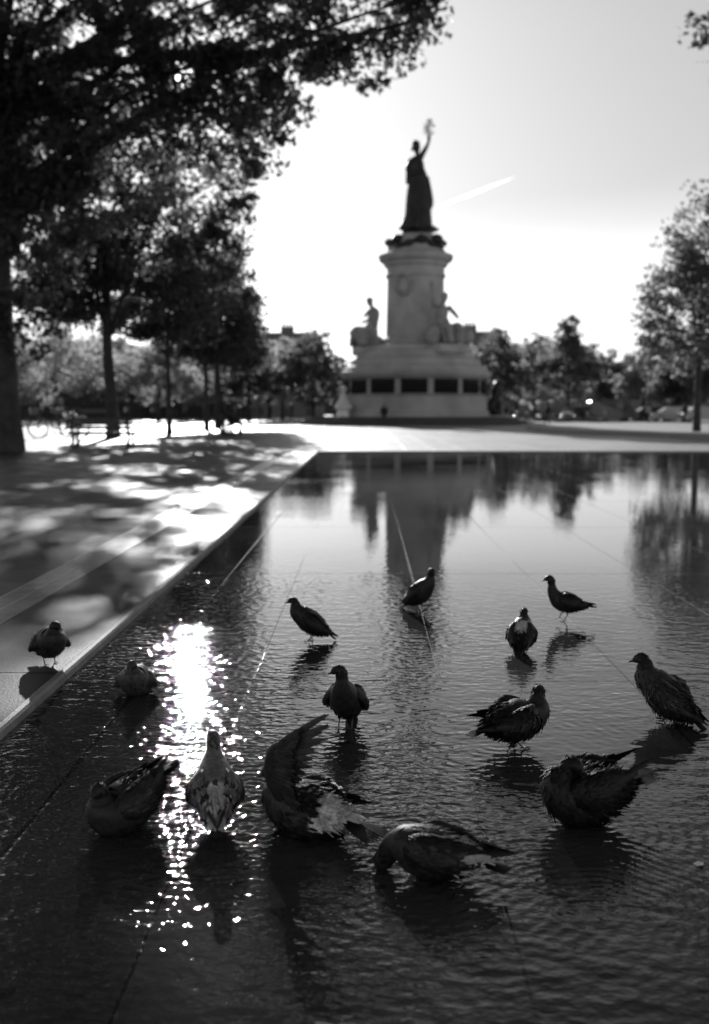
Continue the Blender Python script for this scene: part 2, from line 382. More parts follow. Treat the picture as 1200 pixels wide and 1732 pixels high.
# low raised island of paving on the right
isl = MB(); pl = [GP(*p) for p in ((905, 719), (893, 722), (890, 727), (905, 731), (960, 735), (1040, 738), (1130, 742), (1200, 746), (1330, 752), (1500, 752), (1500, 712), (905, 713))]
pl = [(p.x, p.y) for p in pl]; n_ = len(pl)
isl.add([(x, y, .0) for x, y in pl] + [(x, y, .22) for x, y in pl], [tuple(range(n_, 2 * n_))] + [(i, (i + 1) % n_, n_ + (i + 1) % n_, n_ + i) for i in range(n_)])
tag(isl.build('raised_pavement', 'platform_stone'), kind='structure')

# ------------------------------------------------------------------ monument
MD = 83.0; MX = P(702, 700, MD).x; KM = FPX / MD
def mz(y): return P(702, y, MD).z
def mr_(px): return px / KM
mon = empty('monument', (MX, MD, .02))
def mo(prof): return [(mr_(r), mz(y) - .02) for r, y in prof]
st = MB(); st.lathe([(9.9, 0), (9.9, .22), (9.2, .22), (9.2, .42), (8.5, .42), (8.5, .62)], n=64); st.build('steps', 'shaded_step_stone', mon)
dr = MB(); b0 = .62
dr.lathe([(mr_(125), b0), (mr_(125), mz(697)), (mr_(121), mz(694)), (mr_(121), mz(672)), (mr_(123), mz(670)), (mr_(116), mz(668)), (mr_(116), mz(642)), (mr_(123), mz(641)), (mr_(127), mz(635)), (mr_(127), mz(631)),
          (mr_(121), mz(629)), (mr_(119), mz(624)), (mr_(111), mz(619)), (mr_(108), mz(611)), (mr_(99), mz(606)), (mr_(97), mz(601))], n=96)
dr.build('drum', 'monument_stone', mon, smooth=False)
pd = MB(); pd.lathe([(mr_(97), mz(601) + .002), (mr_(97), mz(597)), (mr_(86), mz(594)), (mr_(84), mz(588)), (mr_(64), mz(586)), (mr_(60), mz(583))], n=12, a0=.26); pd.build('plinth', 'monument_stone', mon)
sh = MB(); sh.lathe([(mr_(56), mz(584)), (mr_(55), mz(575)), (mr_(49), mz(571)), (mr_(48), mz(520)), (mr_(47), mz(472)), (mr_(50), mz(470)), (mr_(50), mz(466)), (mr_(47.5), mz(464)), (mr_(48), mz(455))], n=48)
s_ = sh.build('shaft', 'monument_stone', mon)
cp = MB(); cp.lathe([(mr_(48), mz(455) + .002), (mr_(52), mz(452)), (mr_(54), mz(447)), (mr_(60), mz(443)), (mr_(62), mz(438)), (mr_(62), mz(434)), (mr_(57), mz(432)), (mr_(50), mz(429)), (mr_(48), mz(425))], n=48); cp.build('cornice', 'monument_stone', mon)
tp = MB(); tp.lathe([(mr_(44), mz(425) + .002), (mr_(43), mz(418)), (mr_(40), mz(408)), (mr_(31), mz(403)), (mr_(30), mz(399))], n=32); tp.build('statue_base', 'monument_stone', mon)
# bronze garland round the statue base, lower at left
gl = MB(); pts = []
for i in range(49):
    a = 2 * math.pi * i / 48; r = mr_(44.5) + .15 * math.sin(a * 8); pts.append((r * math.cos(a), r * math.sin(a), mz(417) + .25 * math.sin(a * 4 + 1), .22 + .1 * math.sin(i * 2.1), .28 + .1 * math.cos(i * 1.7)))
gl.loft(pts, 8)
for a, s2 in ((-.7, .55), (-2.4, .5), (-1.3, .3)):
    gl.ball((mr_(42) * math.cos(a), mr_(42) * math.sin(a), mz(410)), s2, sc_=(1, .8, .8))
gl.build('garland', 'bronze', mon, smooth=True)
# bronze relief panels round the drum
c_off = (694 - 702) / 116
for i in range(14):
    a = -math.pi / 2 + math.asin(c_off) + i * 2 * math.pi / 14; b = MB(); w2 = R(10.3); ra, rb = mr_(116) - .05, mr_(116) + .10; z0, z1 = mz(667), mz(644)
    vs = []; m_ = 6
    for k in range(m_ + 1):
        t = a - w2 + 2 * w2 * k / m_
        for r, z in ((ra, z0), (rb, z0), (rb, z1), (ra, z1)): vs.append((r * math.cos(t), r * math.sin(t), z))
    fs = [(4 * k + j, 4 * k + (j + 1) % 4, 4 * k + 4 + (j + 1) % 4, 4 * k + 4 + j) for k in range(m_) for j in range(4)] + [(0, 1, 2, 3)[::-1], tuple(4 * m_ + j for j in range(4))]
    b.add(vs, fs)
    for k in range(7):                 # small figures of the relief
        t = a + w2 * (-.8 + 1.6 * k / 6); x, y = (rb + .01) * math.cos(t), (rb + .01) * math.sin(t); hh = random.uniform(.5, .8)
        b.ball((x, y, z0 + hh * .55), .13, 8, 5, (1, 1, hh / .26)); b.ball((x, y, z0 + hh * 1.15), .08, 6, 5)
    b.build('relief_panel', 'dark_bronze', mon)
# stone band between the panels
# laurel wreath on the shaft
wr = MB(); aw = -math.pi / 2 + math.asin(-22 / 47); tn = (-math.sin(aw), math.cos(aw))
pts = []
for i in range(25):
    t = 2 * math.pi * i / 24; r = .62; pts.append((mr_(48) * math.cos(aw) + tn[0] * r * math.cos(t), mr_(48) * math.sin(aw) + tn[1] * r * math.cos(t), mz(486) + .78 * math.sin(t), .2, .2))
wr.loft(pts, 6, up=(0, 1, 0)); wr.build('wreath', 'sculpture_stone', mon, smooth=True)
# three seated stone allegories against the shaft
def allegory(ang, staff=False, mirror=1):
    b = MB(); r0 = mr_(50); zq = mz(588)
    def q(r, t, z): r = r0 + .8 + (r - r0) * 1.15; t *= 1.35; z = zq + (z - zq) * 1.12; return (r * math.cos(ang) - t * math.sin(ang) * mirror, r * math.sin(ang) + t * math.cos(ang) * mirror, z)
    zb = mz(588)
    b.loft([q(r0 + .2, -.1, zb + .0) + (1.1, 1.05), q(r0 + .5, 0, zb + .7) + (.95, .95), q(r0 + .35, 0, zb + 1.25) + (.66, .62), q(r0 + .2, 0, zb + 1.7) + (.44, .40), q(r0 + .15, 0, zb + 2.2) + (.50, .38), q(r0 + .18, 0, zb + 2.6) + (.52, .34), q(r0 + .24, 0, zb + 2.85) + (.24, .22), q(r0 + .32, 0, zb + 3.0) + (.17, .18), q(r0 + .4, 0, zb + 3.2) + (.25, .26), q(r0 + .42, 0, zb + 3.42) + (.30, .30), q(r0 + .38, 0, zb + 3.62) + (.22, .22)], 12, up=(0, 1, .01), sub=3, jitter=.03)
    for k in range(6):                 # falls of drapery over the lap
        t = -.75 + .3 * k; b.loft([q(r0 + .6, t * .7, zb + 1.35) + (.07, .1), q(r0 + 1.3, t, zb + 1.0) + (.1, .14), q(r0 + 1.75, t * 1.1, zb + .15) + (.12, .14)], 6, sub=3, up=(0, 1, .2))
    for t in (-.4, .4):                # draped knees and shins
        b.loft([q(r0 + .4, t, zb + 1.0) + (.45, .42), q(r0 + 1.35, t, zb + 1.25) + (.34, .34), q(r0 + 1.55, t, zb + .9) + (.3, .34), q(r0 + 1.6, t, zb + .1) + (.34, .38)], 10, sub=3, up=(0, 1, .3), jitter=.06)
    b.loft([q(r0 + .1, -.5, zb + 2.75) + (.2, .2), q(r0 + .5, -.85, zb + 2.1) + (.16, .16), q(r0 + 1.0, -.6, zb + 1.9) + (.12, .12)], 8, sub=3)
    b.loft([q(r0 + .1, .5, zb + 2.75) + (.2, .2), q(r0 + .5, .9, zb + 2.5 + .4 * staff) + (.16, .16), q(r0 + .8, 1.15, zb + 2.1 + 1.2 * staff) + (.12, .12)], 8, sub=3)
    if staff:
        b.tube([q(r0 + .8, 1.15, zb + .1), q(r0 + .7, 1.15, zb + 4.0)], .08, 6)
        b.ball(q(r0 + .7, 1.15, zb + 4.1), .22)
    b.ball(q(r0 + 1.4, -1.0, zb + .55), .62, sc_=(1, 1, 1.1)); b.ball(q(r0 + .9, 1.1, zb + .6), .6, sc_=(1, 1, 1.3)); b.ball(q(r0 + 1.7, -.9, zb + 1.15), .28)
    return b
an = MB()
for ang, s2, m_ in ((R(180 - 2), False, 1), (R(-56), True, -1), (R(60), False, 1)):
    allegory(ang, s2, m_).build('allegory_sculpture', 'sculpture_stone', mon, smooth=True)
    bs = MB(); bs.box(0, 0, 0, 2.6, 3.0, mz(588) - mz(601) - .003); o = bs.build('sculpture_pedestal', 'monument_stone', mon); o.location = (mr_(78) * math.cos(ang), mr_(78) * math.sin(ang), mz(601) + .004); o.rotation_euler = (0, 0, ang)
tag(mon, 'tall round stone monument with black relief panels and seated stone figures, carrying a bronze woman', 'monument')
# ---- bronze statue on top
sx = lambda px: (px - 702) / KM
stt = empty('bronze_statue', (MX, MD, mz(399) + .02)); Z0 = stt.location.z
sz = lambda y: mz(y) - Z0
fg = MB()
body = [(705, 401, 38, .85), (704, 395, 33, .85), (702, 389, 25, .8), (701, 381, 20.5, .8), (705, 370, 19, .85), (706, 350, 18.5, .85), (706, 330, 17.5, .85), (705, 312, 16.5, .85), (704, 298, 15.5, .85), (702, 288, 13.5, .8), (701, 280, 13.5, .7), (702, 272, 12, .65), (703, 266, 7, .6), (703, 262, 3.6, .9), (703, 257, 4.2, 1), (702, 250, 6.4, 1.1), (701, 243, 6.0, 1.1), (701, 238, 3, 1)]
fg.loft([(sx(a), 0, sz(y) if i else 0, mr_(r), mr_(r) * k) for i, (a, y, r, k) in enumerate(body)], 20, up=(0, 1, 0), sub=3, jitter=.045)
for k in range(9):                     # folds of the robe
    a = -math.pi / 2 + (k - 4) * .35; x0_, y0_ = math.cos(a), math.sin(a)
    fg.loft([(sx(704) + mr_(12) * x0_, mr_(11) * y0_, sz(292), .08, .1), (sx(705) + mr_(16.5) * x0_, mr_(14.5) * y0_, sz(330), .15, .2), (sx(705) + mr_(19) * x0_, mr_(16) * y0_, sz(365), .18, .2), (sx(701) + mr_(24) * x0_, mr_(20) * y0_, sz(390), .25, .2)], 8, sub=3, up=(0, 1, 0))
fg.loft([(sx(717), 0, sz(300), .3, .3), (sx(721), -.1, sz(325), .35, .35), (sx(723), 0, sz(345), .38, .4), (sx(723), 0, sz(359), .1, .3)], 8, sub=3, up=(0, 1, 0))   # cloak end
fg.build('draped_figure', 'bronze', stt, smooth=True)
ar = MB(); ar.loft([(sx(707), 0, sz(270), .26, .26), (sx(713), 0, sz(258), .22, .22), (sx(718), 0, sz(249), .17, .17), (sx(722), 0, sz(238), .13, .13), (sx(722), 0, sz(233), .17, .14), (sx(722), 0, sz(229), .1, .1)], 10, sub=3, up=(0, 1, 0)); ar.build('raised_arm', 'bronze', stt, smooth=True)
al = MB(); al.loft([(sx(693), 0, sz(272), .25, .25), (sx(688), -.2, sz(284), .22, .22), (sx(690), -.4, sz(296), .17, .17), (sx(700), -.8, sz(298), .13, .13)], 10, sub=3, up=(0, 1, 0)); al.build('lowered_arm', 'bronze', stt, smooth=True)
tb = MB(); tb.box(sx(689), -.25, sz(312), .5, .22, sz(284) - sz(312), taper=.9); tb.build('tablet', 'bronze', stt)
hc = MB(); hc.ball((sx(701), .02, sz(243)), mr_(7), sc_=(1, 1.1, .8)); hc.ball((sx(697), .25, sz(250)), mr_(4)); hc.build('cap', 'bronze', stt, smooth=True)
br = MB(); br.tube([(sx(722), 0, sz(236)), (sx(721), 0, sz(220)), (sx(720), 0, sz(203))], [.07, .05, .03], 5)
for k in range(46):
    y = random.uniform(201, 228); a = random.uniform(0, 6.28); d = random.uniform(2, 7) * (1.35 if y > 210 else .7)
    c = Vector((sx(720.5) + mr_(d) * math.cos(a) + .12, mr_(d) * math.sin(a) * .6, sz(y))); u = Vector((random.gauss(0, 1), random.gauss(0, 1), random.gauss(0, 1))).normalized() * .17; w_ = u.orthogonal().normalized() * .07
    br.add([c - u, c + w_, c + u, c - w_], [(0, 1, 2, 3)])
for k in range(7):
    y = 205 + k * 3.4; s2 = -1 if k % 2 else 1; br.tube([(sx(720.5), 0, sz(y + 4)), (sx(720.5 + s2 * 8), .2 * s2, sz(y))], [.035, .02], 4)
br.build('olive_branch', 'dark_bronze', stt)
tag(stt, 'dark bronze robed woman raising an olive branch on top of the monument', 'statue')
# bronze lion beside the drum, seen at its right
ln = empty('lion_statue', (P(836, 700, MD).x, MD - .5, .64)); lb = MB()
zt = 3.0
lb.loft([(-.5, 0, .12, .5, .14), (-.42, 0, .5, .52, .45), (-.12, 0, 1.1, .46, .46), (.08, 0, 1.7, .42, .46), (.14, 0, 2.15, .46, .5), (.22, 0, 2.55, .42, .44), (.42, 0, 2.72, .3, .3), (.66, 0, 2.66, .17, .16), (.74, 0, 2.64, .1, .1)], 14, sub=3, up=(0, 1, 0), jitter=.05)
for s2 in (-.26, .26):
    lb.loft([(.2, s2, 1.6, .2, .22), (.34, s2, .9, .15, .16), (.36, s2, .15, .13, .14), (.58, s2, .08, .15, .08)], 10, sub=3, up=(0, 1, 0))
    lb.loft([(-.3, s2 * 1.5, .6, .24, .34), (.0, s2 * 1.6, .5, .2, .22), (.05, s2 * 1.6, .1, .13, .12), (.3, s2 * 1.6, .07, .13, .08)], 10, sub=3, up=(0, 1, 0))
lb.build('body', 'bronze', ln, smooth=True)
pb = MB(); pb.box(.05, 0, -.02, 1.9, 1.5, .12); pb.build('base', 'monument_stone', ln)
bx = MB(); bx.tube([(-.6, 0, .2), (-.95, .1, .35), (-1.0, .1, .8)], [.08, .06, .12], 6); bx.build('tail', 'bronze', ln, smooth=True)
tag(ln, 'dark bronze lion sitting upright at the right side of the monument drum', 'statue')
# pale carved finial left of the drum
fn = MB(); fn.lathe([(.75, 0), (.75, .35), (.55, .42), (.52, .95), (.75, 1.05), (.72, 1.25), (.45, 1.6), (.3, 1.95), (.32, 2.05), (.18, 2.2), (.16, 2.35), (.28, 2.5), (.3, 2.65), (.2, 2.8), (.02, 2.88)], n=20)
o = fn.build('stone_finial', 'white_stone', smooth=False, loc=(P(582, 700, MD).x, MD - 3.5, .0)); o.location.z = .24
tag(o, 'bright white carved stone ornament with a ball top at the left foot of the monument', 'ornament')

# ------------------------------------------------------------------ trees
def leaf_mesh(C, size, rng, thin=True):
    """C: leaf centres (N,3) -> folded five-point leaf quads"""
    if thin:
        # a looser part of the foliage, through which the low sun reaches the pool
        S = np.array(SUN); base = np.array([-.3, 3.2, 0.]); D = C - base; t = D @ S; d = np.linalg.norm(D - t[:, None] * S, axis=1)
        prob = np.where(d < .5, .70, np.where(d < 1.3, .5, np.where(d < 2.4, .28, 0))); C = C[rng.random(len(C)) > prob]
        # and the small open gap where the sun itself stands
        for zz in (CAM_H,):
            D = C - np.array([0, 0, zz]); t = D @ S; d = np.linalg.norm(D - t[:, None] * S, axis=1); C = C[(d > .09) & ((d > .40) | (rng.random(len(C)) > .55))]
    N = len(C); n = rng.normal(size=(N, 3)); n[:, 2] += .6; n /= np.linalg.norm(n, axis=1)[:, None]
    a = rng.normal(size=(N, 3)); u = np.cross(n, a); u /= np.linalg.norm(u, axis=1)[:, None]; v = np.cross(n, u)
    s = size * rng.uniform(.65, 1.3, N)[:, None]
    shape = [(-.5, 0), (-.15, .42), (.15, .28), (.55, .0), (.12, -.3), (-.18, -.4)]
    V = np.stack([C + u * s * p + v * s * q + n * s * (.12 * abs(q)) for p, q in shape], 1).reshape(-1, 3)
    F = np.arange(N * 6).reshape(N, 6); return V, F
def tree(name, label, x, y, blobs, nclus, per, leaf, tr, fork, seed, group=None, m='leaf', limbs=26, clr=.6, hollow=.35, lean=0.0, thin=True, extra=None):
    rng = np.random.default_rng(seed); random.seed(seed); root = empty(name, (x, y, 0))
    vol = np.array([b[3] * b[4] * b[5] for b in blobs]); vol = vol ** .75; vol /= vol.sum()
    cl = []
    while len(cl) < nclus:
        b = blobs[rng.choice(len(blobs), p=vol)]; d = rng.normal(size=3); d /= np.linalg.norm(d); r = (hollow + (1 - hollow) * rng.random()) ** .6
        cl.append([b[0] + d[0] * b[3] * r, b[1] + d[1] * b[4] * r, b[2] + d[2] * b[5] * r])
    cl = np.array(cl)
    k = rng.poisson(per, nclus) + 3; rad = clr * rng.uniform(.5, 1.3, nclus)
    pts = np.repeat(cl, k, 0); rr = np.repeat(rad, k); off = rng.normal(size=(len(pts), 3)); off /= np.linalg.norm(off, axis=1)[:, None] + 1e-6
    off *= (rng.random(len(pts)) ** .5)[:, None]; off[:, 2] *= .6
    pts = pts + off * rr[:, None]
    V, F = leaf_mesh(pts, leaf, rng, thin); V = V - np.array([x, y, 0])
    np_mesh('crown', V, F, m, smooth=False).parent = root
    b = MB(); top = Vector((x + lean, y, fork)); c0 = Vector(cl.mean(0))
    hgt = cl[:, 2].max()
    tp_ = Vector((x + lean * 1.4 + (c0.x - x) * .25, y + (c0.y - y) * .25, fork + (hgt - fork) * .55))
    T = [(x, y, -.1, tr * 1.7, tr * 1.7), (x, y, .25, tr * 1.25, tr * 1.25), (x + lean * .3, y, fork * .4, tr, tr), (top.x, top.y, top.z, tr * .8, tr * .8), (tp_.x, tp_.y, tp_.z, tr * .35, tr * .35)]
    T = [(p[0] - x, p[1] - y) + tuple(p[2:]) for p in T]; b.loft(T, 12, up=(0, 1, 0), sub=3, jitter=.06)
    for i in rng.choice(nclus, min(limbs, nclus), replace=False):
        e = Vector(cl[i]); t = random.uniform(0, .8); s0 = top.lerp(tp_, t) ; dist = (e - s0).length; r0 = tr * random.uniform(.16, .4) * (1 - .4 * t) * min(1.2, dist / 4)
        mid = s0.lerp(e, .5) + Vector((random.gauss(0, .25), random.gauss(0, .25), dist * .10)); q1 = s0.lerp(mid, .5) + Vector((0, 0, dist * .03)); 
        L_ = [s0, q1, mid, mid.lerp(e, .55) + Vector((random.gauss(0, .2), random.gauss(0, .2), .15)), e]
        b.loft([(p.x - x, p.y - y, p.z, r0 * q, r0 * q) for p, q in zip(L_, (1, .8, .55, .32, .1))], 6, sub=2)
        for _ in range(2):
            e2 = L_[2] + Vector((random.gauss(0, 1), random.gauss(0, 1), random.gauss(.3, .8))) * .9
            b.loft([(p.x - x, p.y - y, p.z, r0 * q, r0 * q) for p, q in ((L_[2], .3), (L_[2].lerp(e2, .5), .2), (e2, .06))], 4)
    if extra:
        for pl_ in extra:
            b.loft([(p[0] - x, p[1] - y, p[2], p[3], p[3]) for p in pl_], 10, sub=3, jitter=.05)
    b.build('trunk', 'bark', root, smooth=True); tag(root, label, 'tree', group); return root
def bl(px, py, Y, rx, rz, ry=None):    # crown blob given by photo position, metres of radius
    p = P(px, py, Y); return (p.x, p.y, p.z, rx, ry or rx, rz)

t1 = P(2, 700, 28)
E = lambda px, py, Y, r: tuple(P(px, py, Y)) + (r,)
tree('plane_tree', 'massive dark plane tree at the left edge whose boughs overhang the pool', t1.x, 28,
     [bl(120, 20, 26, 2.6, 1.9), bl(330, 20, 25, 2.8, 1.9), bl(480, 60, 24, 2.1, 1.6), bl(600, 20, 23, 1.7, 1.25), bl(700, 10, 23, 1.1, .8), bl(735, 55, 23, .38, .45), bl(640, 120, 23.5, .55, .6), bl(40, 250, 27, 1.9, 2.2),
      bl(450, 190, 24, 1.1, 1.0), bl(240, 210, 26, 2.3, 1.6), bl(380, 240, 25, 1.5, 1.0), bl(60, 430, 27, 1.3, 1.6), bl(70, 330, 27, 1.6, 1.8), bl(420, 285, 25, .7, .7), bl(380, 160, 25, 1.6, .9), bl(60, 560, 27.5, .9, .6), bl(240, 330, 27, 1.7, 1.3), bl(330, 200, 26, 1.8, 1.2), bl(180, 130, 26, 2.4, 1.6), bl(30, 540, 27.5, .8, .8), bl(-150, 150, 28, 4.0, 4.0), (-10, 25, 15.5, 7, 7, 3.5), (-4, 20, 13.6, 4.6, 4, 2.0), (-1, 19, 12.6, 3.2, 3, 1.3), (-9, 15, 13, 5, 4.5, 2.2)],
     1600, 52, .17, .48, 5.6, 11, limbs=34, clr=.62, extra=[
     [E(10, 430, 28, .40), E(18, 200, 28, .36), E(45, 130, 27.5, .30), E(110, 105, 27, .24), E(180, 60, 26, .18), E(240, 8, 25.5, .15), E(330, -40, 25, .10)],
     [E(30, 200, 28, .34), E(35, 90, 28, .27), E(100, 38, 27.5, .20), E(150, -10, 27, .16), E(180, -60, 27, .12)],
     [E(10, 330, 28, .3), E(-30, 150, 28, .25), E(-60, 20, 28, .2)],
     [E(70, 115, 27.3, .16), E(250, 100, 26, .11), E(420, 90, 25, .08), E(600, 60, 23.5, .06), E(720, 30, 23, .03)]])
ROW = 'plane trees in the row behind the benches'
t2 = GP(192, 741); tree('plane_tree', 'straight mid-sized plane tree rising behind the bench, second from left', t2.x, t2.y,
     [bl(190, 300, t2.y, 3.6, 3.1), bl(90, 300, t2.y, 2.4, 2.6), bl(95, 490, t2.y, 2.2, 1.5), bl(330, 330, t2.y, 2.6, 2.4), bl(260, 440, t2.y, 3.6, 1.7), bl(120, 430, t2.y, 2.6, 2.0), bl(180, 500, t2.y + 1, 3.0, 1.3), bl(380, 420, t2.y, 1.1, 1.6), bl(310, 500, t2.y + 2, 2.6, 1.2), bl(120, 520, t2.y, 1.8, .6), bl(400, 300, t2.y, 1.2, 1.0)],
     640, 42, .19, .25, 4.0, 12, ROW, limbs=30, clr=.75, lean=-.15)
t3 = GP(287, 735); tree('plane_tree', 'slim plane tree with a thin bare stem, third trunk from the left', t3.x, t3.y,
     [bl(280, 500, t3.y, 2.6, 1.8), bl(330, 470, t3.y, 2.2, 2.0), bl(230, 540, t3.y, 1.8, 1.0), bl(300, 560, t3.y, 2.2, .7)], 250, 36, .20, .13, 3.6, 13, ROW, limbs=18, clr=.75)
t4 = GP(350, 728); tree('plane_tree', 'slim plane tree left of the people on the bench, left of a pair', t4.x, t4.y,
     [bl(350, 520, t4.y, 3.0, 2.6), bl(370, 590, t4.y, 2.6, 1.0), bl(400, 500, t4.y, 1.3, 2.0), bl(310, 580, t4.y, 1.8, .9)], 280, 36, .22, .15, 3.6, 14, ROW, limbs=18, clr=.8)
t5 = GP(369, 725); tree('plane_tree', 'plane tree behind the people on the bench, right one of a close pair', t5.x, t5.y,
     [bl(375, 560, t5.y, 2.6, 2.6), bl(410, 600, t5.y, 1.9, 1.3), bl(400, 540, t5.y, 1.6, 1.6)], 230, 36, .23, .2, 3.6, 15, ROW, limbs=18, clr=.8)
t6 = GP(1178, 738); tree('plane_tree', 'loose leafy plane tree with a thin stem on the raised pavement at the right edge', t6.x, t6.y,
     [bl(1185, 520, t6.y, 2.7, 2.3), bl(1130, 490, t6.y, 1.3, 1.0), bl(1170, 400, t6.y, 1.2, 1.2), bl(1190, 350, t6.y, .6, 1.0), bl(1110, 560, t6.y, .9, .8), bl(1150, 600, t6.y, 2.0, .8), bl(1230, 450, t6.y, 2.4, 3.0)],
     400, 28, .19, .16, 3.4, 16, limbs=24, clr=.62, thin=False, m='leaf_mid')
tree('plane_tree', 'leafy branch tips entering the sky at the top right corner', P(1380, 700, 27).x, 27,
     [bl(1225, 30, 26, .75, 1.3), bl(1182, 10, 26, .3, .4), bl(1190, 60, 26, .25, .3), bl(1330, 20, 27, 1.8, 2.4), bl(1265, 330, 27, .9, .5)], 90, 26, .17, .3, 5, 17, limbs=14, clr=.5, thin=False)
# trees round the far side of the square
BG = 'trees on the far side of the square'
far = [  # px, base py, depth, top py, half width px, label
    (95, 100, 505, 95, 'broad pale sunlit tree behind the parked bicycle at far left'),
    (20, 112, 530, 60, 'pale tree behind the big left trunk'),
    (180, 118, 540, 50, 'dull round tree behind the second trunk'),
    (268, 105, 560, 55, 'pale low tree between the second and third trunks'),
    (340, 120, 585, 50, 'pale low tree behind the close pair of stems'),
    (420, 100, 560, 45, 'grey tree right of the seated people'),
    (478, 112, 570, 38, 'pale tree left of the tall cone-shaped tree'),
    (566, 145, 632, 30, 'low dim tree seen between the cone-shaped tree and the monument'),
    (530, 95, 545, 48, 'tall cone-shaped tree left of the monument'),
    (760, 150, 590, 30, 'dim tree rising just behind the right side of the monument'),
    (875, 138, 572, 34, 'dim tree standing between the lion and the pale leafy tree'),
    (995, 135, 575, 34, 'dim tree tucked behind the tallest pointed one'),
    (455, 130, 575, 34, 'dim tree between the grey and pale ones at left'),
    (795, 120, 575, 42, 'pale wispy tree touching the right side of the monument'),
    (845, 105, 545, 48, 'tall dark tree just right of the bronze lion'),
    (905, 120, 560, 42, 'pale leafy tree between the two dark ones right of the monument'),
    (962, 100, 530, 44, 'tallest pointed dark tree right of the monument'),
    (1035, 125, 590, 38, 'low dark tree right of the tallest pointed one'),
    (1090, 118, 592, 36, 'pale low tree behind the globe lamp'),
    (1150, 110, 575, 42, 'mid grey tree behind the right edge stem'),
    (1220, 105, 560, 50, 'broad dark tree at the far right edge')]
for i, (px, Y, top, hw, lab) in enumerate(far):
    hwm = hw * 1.4 / FPX * Y; zt_ = P(px, top, Y).z; zb_ = 1.6; cx = P(px, 650, Y).x; zc = (zt_ + zb_) / 2; hh = (zt_ - zb_) / 2
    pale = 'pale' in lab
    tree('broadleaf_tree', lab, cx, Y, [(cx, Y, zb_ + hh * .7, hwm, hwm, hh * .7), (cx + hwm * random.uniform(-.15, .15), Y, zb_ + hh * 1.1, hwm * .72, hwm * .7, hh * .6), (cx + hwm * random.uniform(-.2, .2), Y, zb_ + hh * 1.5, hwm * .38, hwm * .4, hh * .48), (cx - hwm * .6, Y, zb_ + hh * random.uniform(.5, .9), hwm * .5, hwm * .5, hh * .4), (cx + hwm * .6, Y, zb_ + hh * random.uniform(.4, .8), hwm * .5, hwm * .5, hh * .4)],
         230, 32, .30, .2, 2.8, 40 + i, BG, m='leaf_far_sunlit' if pale else 'leaf_mid', limbs=8, clr=hwm * .2, hollow=.15, thin=False)

# ------------------------------------------------------------------ buildings round the square
def building(label, pxa, pxb, Y, top, m, floors=5, rz=0.0, ground=False):
    a, b = P(pxa, 650, Y), P(pxb, 650, Y); w_ = b.x - a.x; zt_ = P((pxa + pxb) / 2, top, Y).z; he = zt_ * .82
    root = empty('apartment_building', ((a.x + b.x) / 2, Y, 0), rz); d = 12
    bd = MB(); bd.box(0, d / 2, 0, w_, d, he)
    for k in range(1, floors): bd.box(0, -.09, he * k / floors - .12, w_ + .1, .18, .22)
    nb = max(3, int(w_ / 3.4))
    for i in range(nb + 1): bd.box(-w_ / 2 + w_ * i / nb, -.06, .005, .7, .12, he / floors - .14)
    bd.build('wall', m, root)
    rf = MB(); rf.box(0, d / 2, he + .003, w_ + .3, d + .3, zt_ - he, taper=.86); rf.build('roof', 'zinc_roof', root)
    for i in range(max(1, int(w_ / 14))):
        ch = MB(); cx = -w_ / 2 + w_ * (i + .5) / max(1, int(w_ / 14)); ch.box(cx, d / 2, zt_ - .3, 2.2, .8, 1.7)
        for q in range(4): ch.lathe([(.14, zt_ + 1.4), (.11, zt_ + 2.0)], cx - .75 + q * .5, d / 2, 8)
        ch.build('chimney', 'chimney_clay', root)
    proto = None; cnt = 0
    for fl in range(floors):
        for i in range(nb):
            if cnt >= 96: break
            zc = he * (fl + .16) / floors; hh = he / floors * .62; cx = -w_ / 2 + w_ * (i + .5) / nb
            if proto is None:
                wf = MB(); hh0 = hh
                for sx_ in (-1, 1): wf.box(sx_ * .6, -.02, 0, .14, .1, hh)
                wf.box(0, -.02, hh, 1.34, .1, .14); wf.box(0, -.05, -.12, 1.5, .22, .12); wf.box(0, -.012, .01, .07, .06, hh - .02)
                proto = wf.build('window', m, root); pn = MB(); pn.add([(-.52, -.012, 0), (.52, -.012, 0), (.52, -.012, hh), (-.52, -.012, hh)], [(0, 1, 2, 3)]); pane = pn.build('pane', 'window_glass', proto); o = proto
            else:
                o = proto.copy(); col.objects.link(o); p2 = pane.copy(); col.objects.link(p2); p2.parent = o
            o.location = (cx, 0, zc); cnt += 1
    tag(root, label, 'building', 'apartment buildings round the square'); return root
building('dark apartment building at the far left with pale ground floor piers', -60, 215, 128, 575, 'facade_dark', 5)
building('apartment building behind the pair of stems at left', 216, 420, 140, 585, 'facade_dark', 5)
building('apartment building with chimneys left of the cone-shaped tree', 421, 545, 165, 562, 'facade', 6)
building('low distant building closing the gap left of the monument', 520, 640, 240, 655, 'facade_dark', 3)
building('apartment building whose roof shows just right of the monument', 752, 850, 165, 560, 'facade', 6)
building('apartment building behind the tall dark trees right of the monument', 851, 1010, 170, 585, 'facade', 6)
building('low apartment building behind the globe lamp at right', 1011, 1290, 175, 612, 'facade', 5)

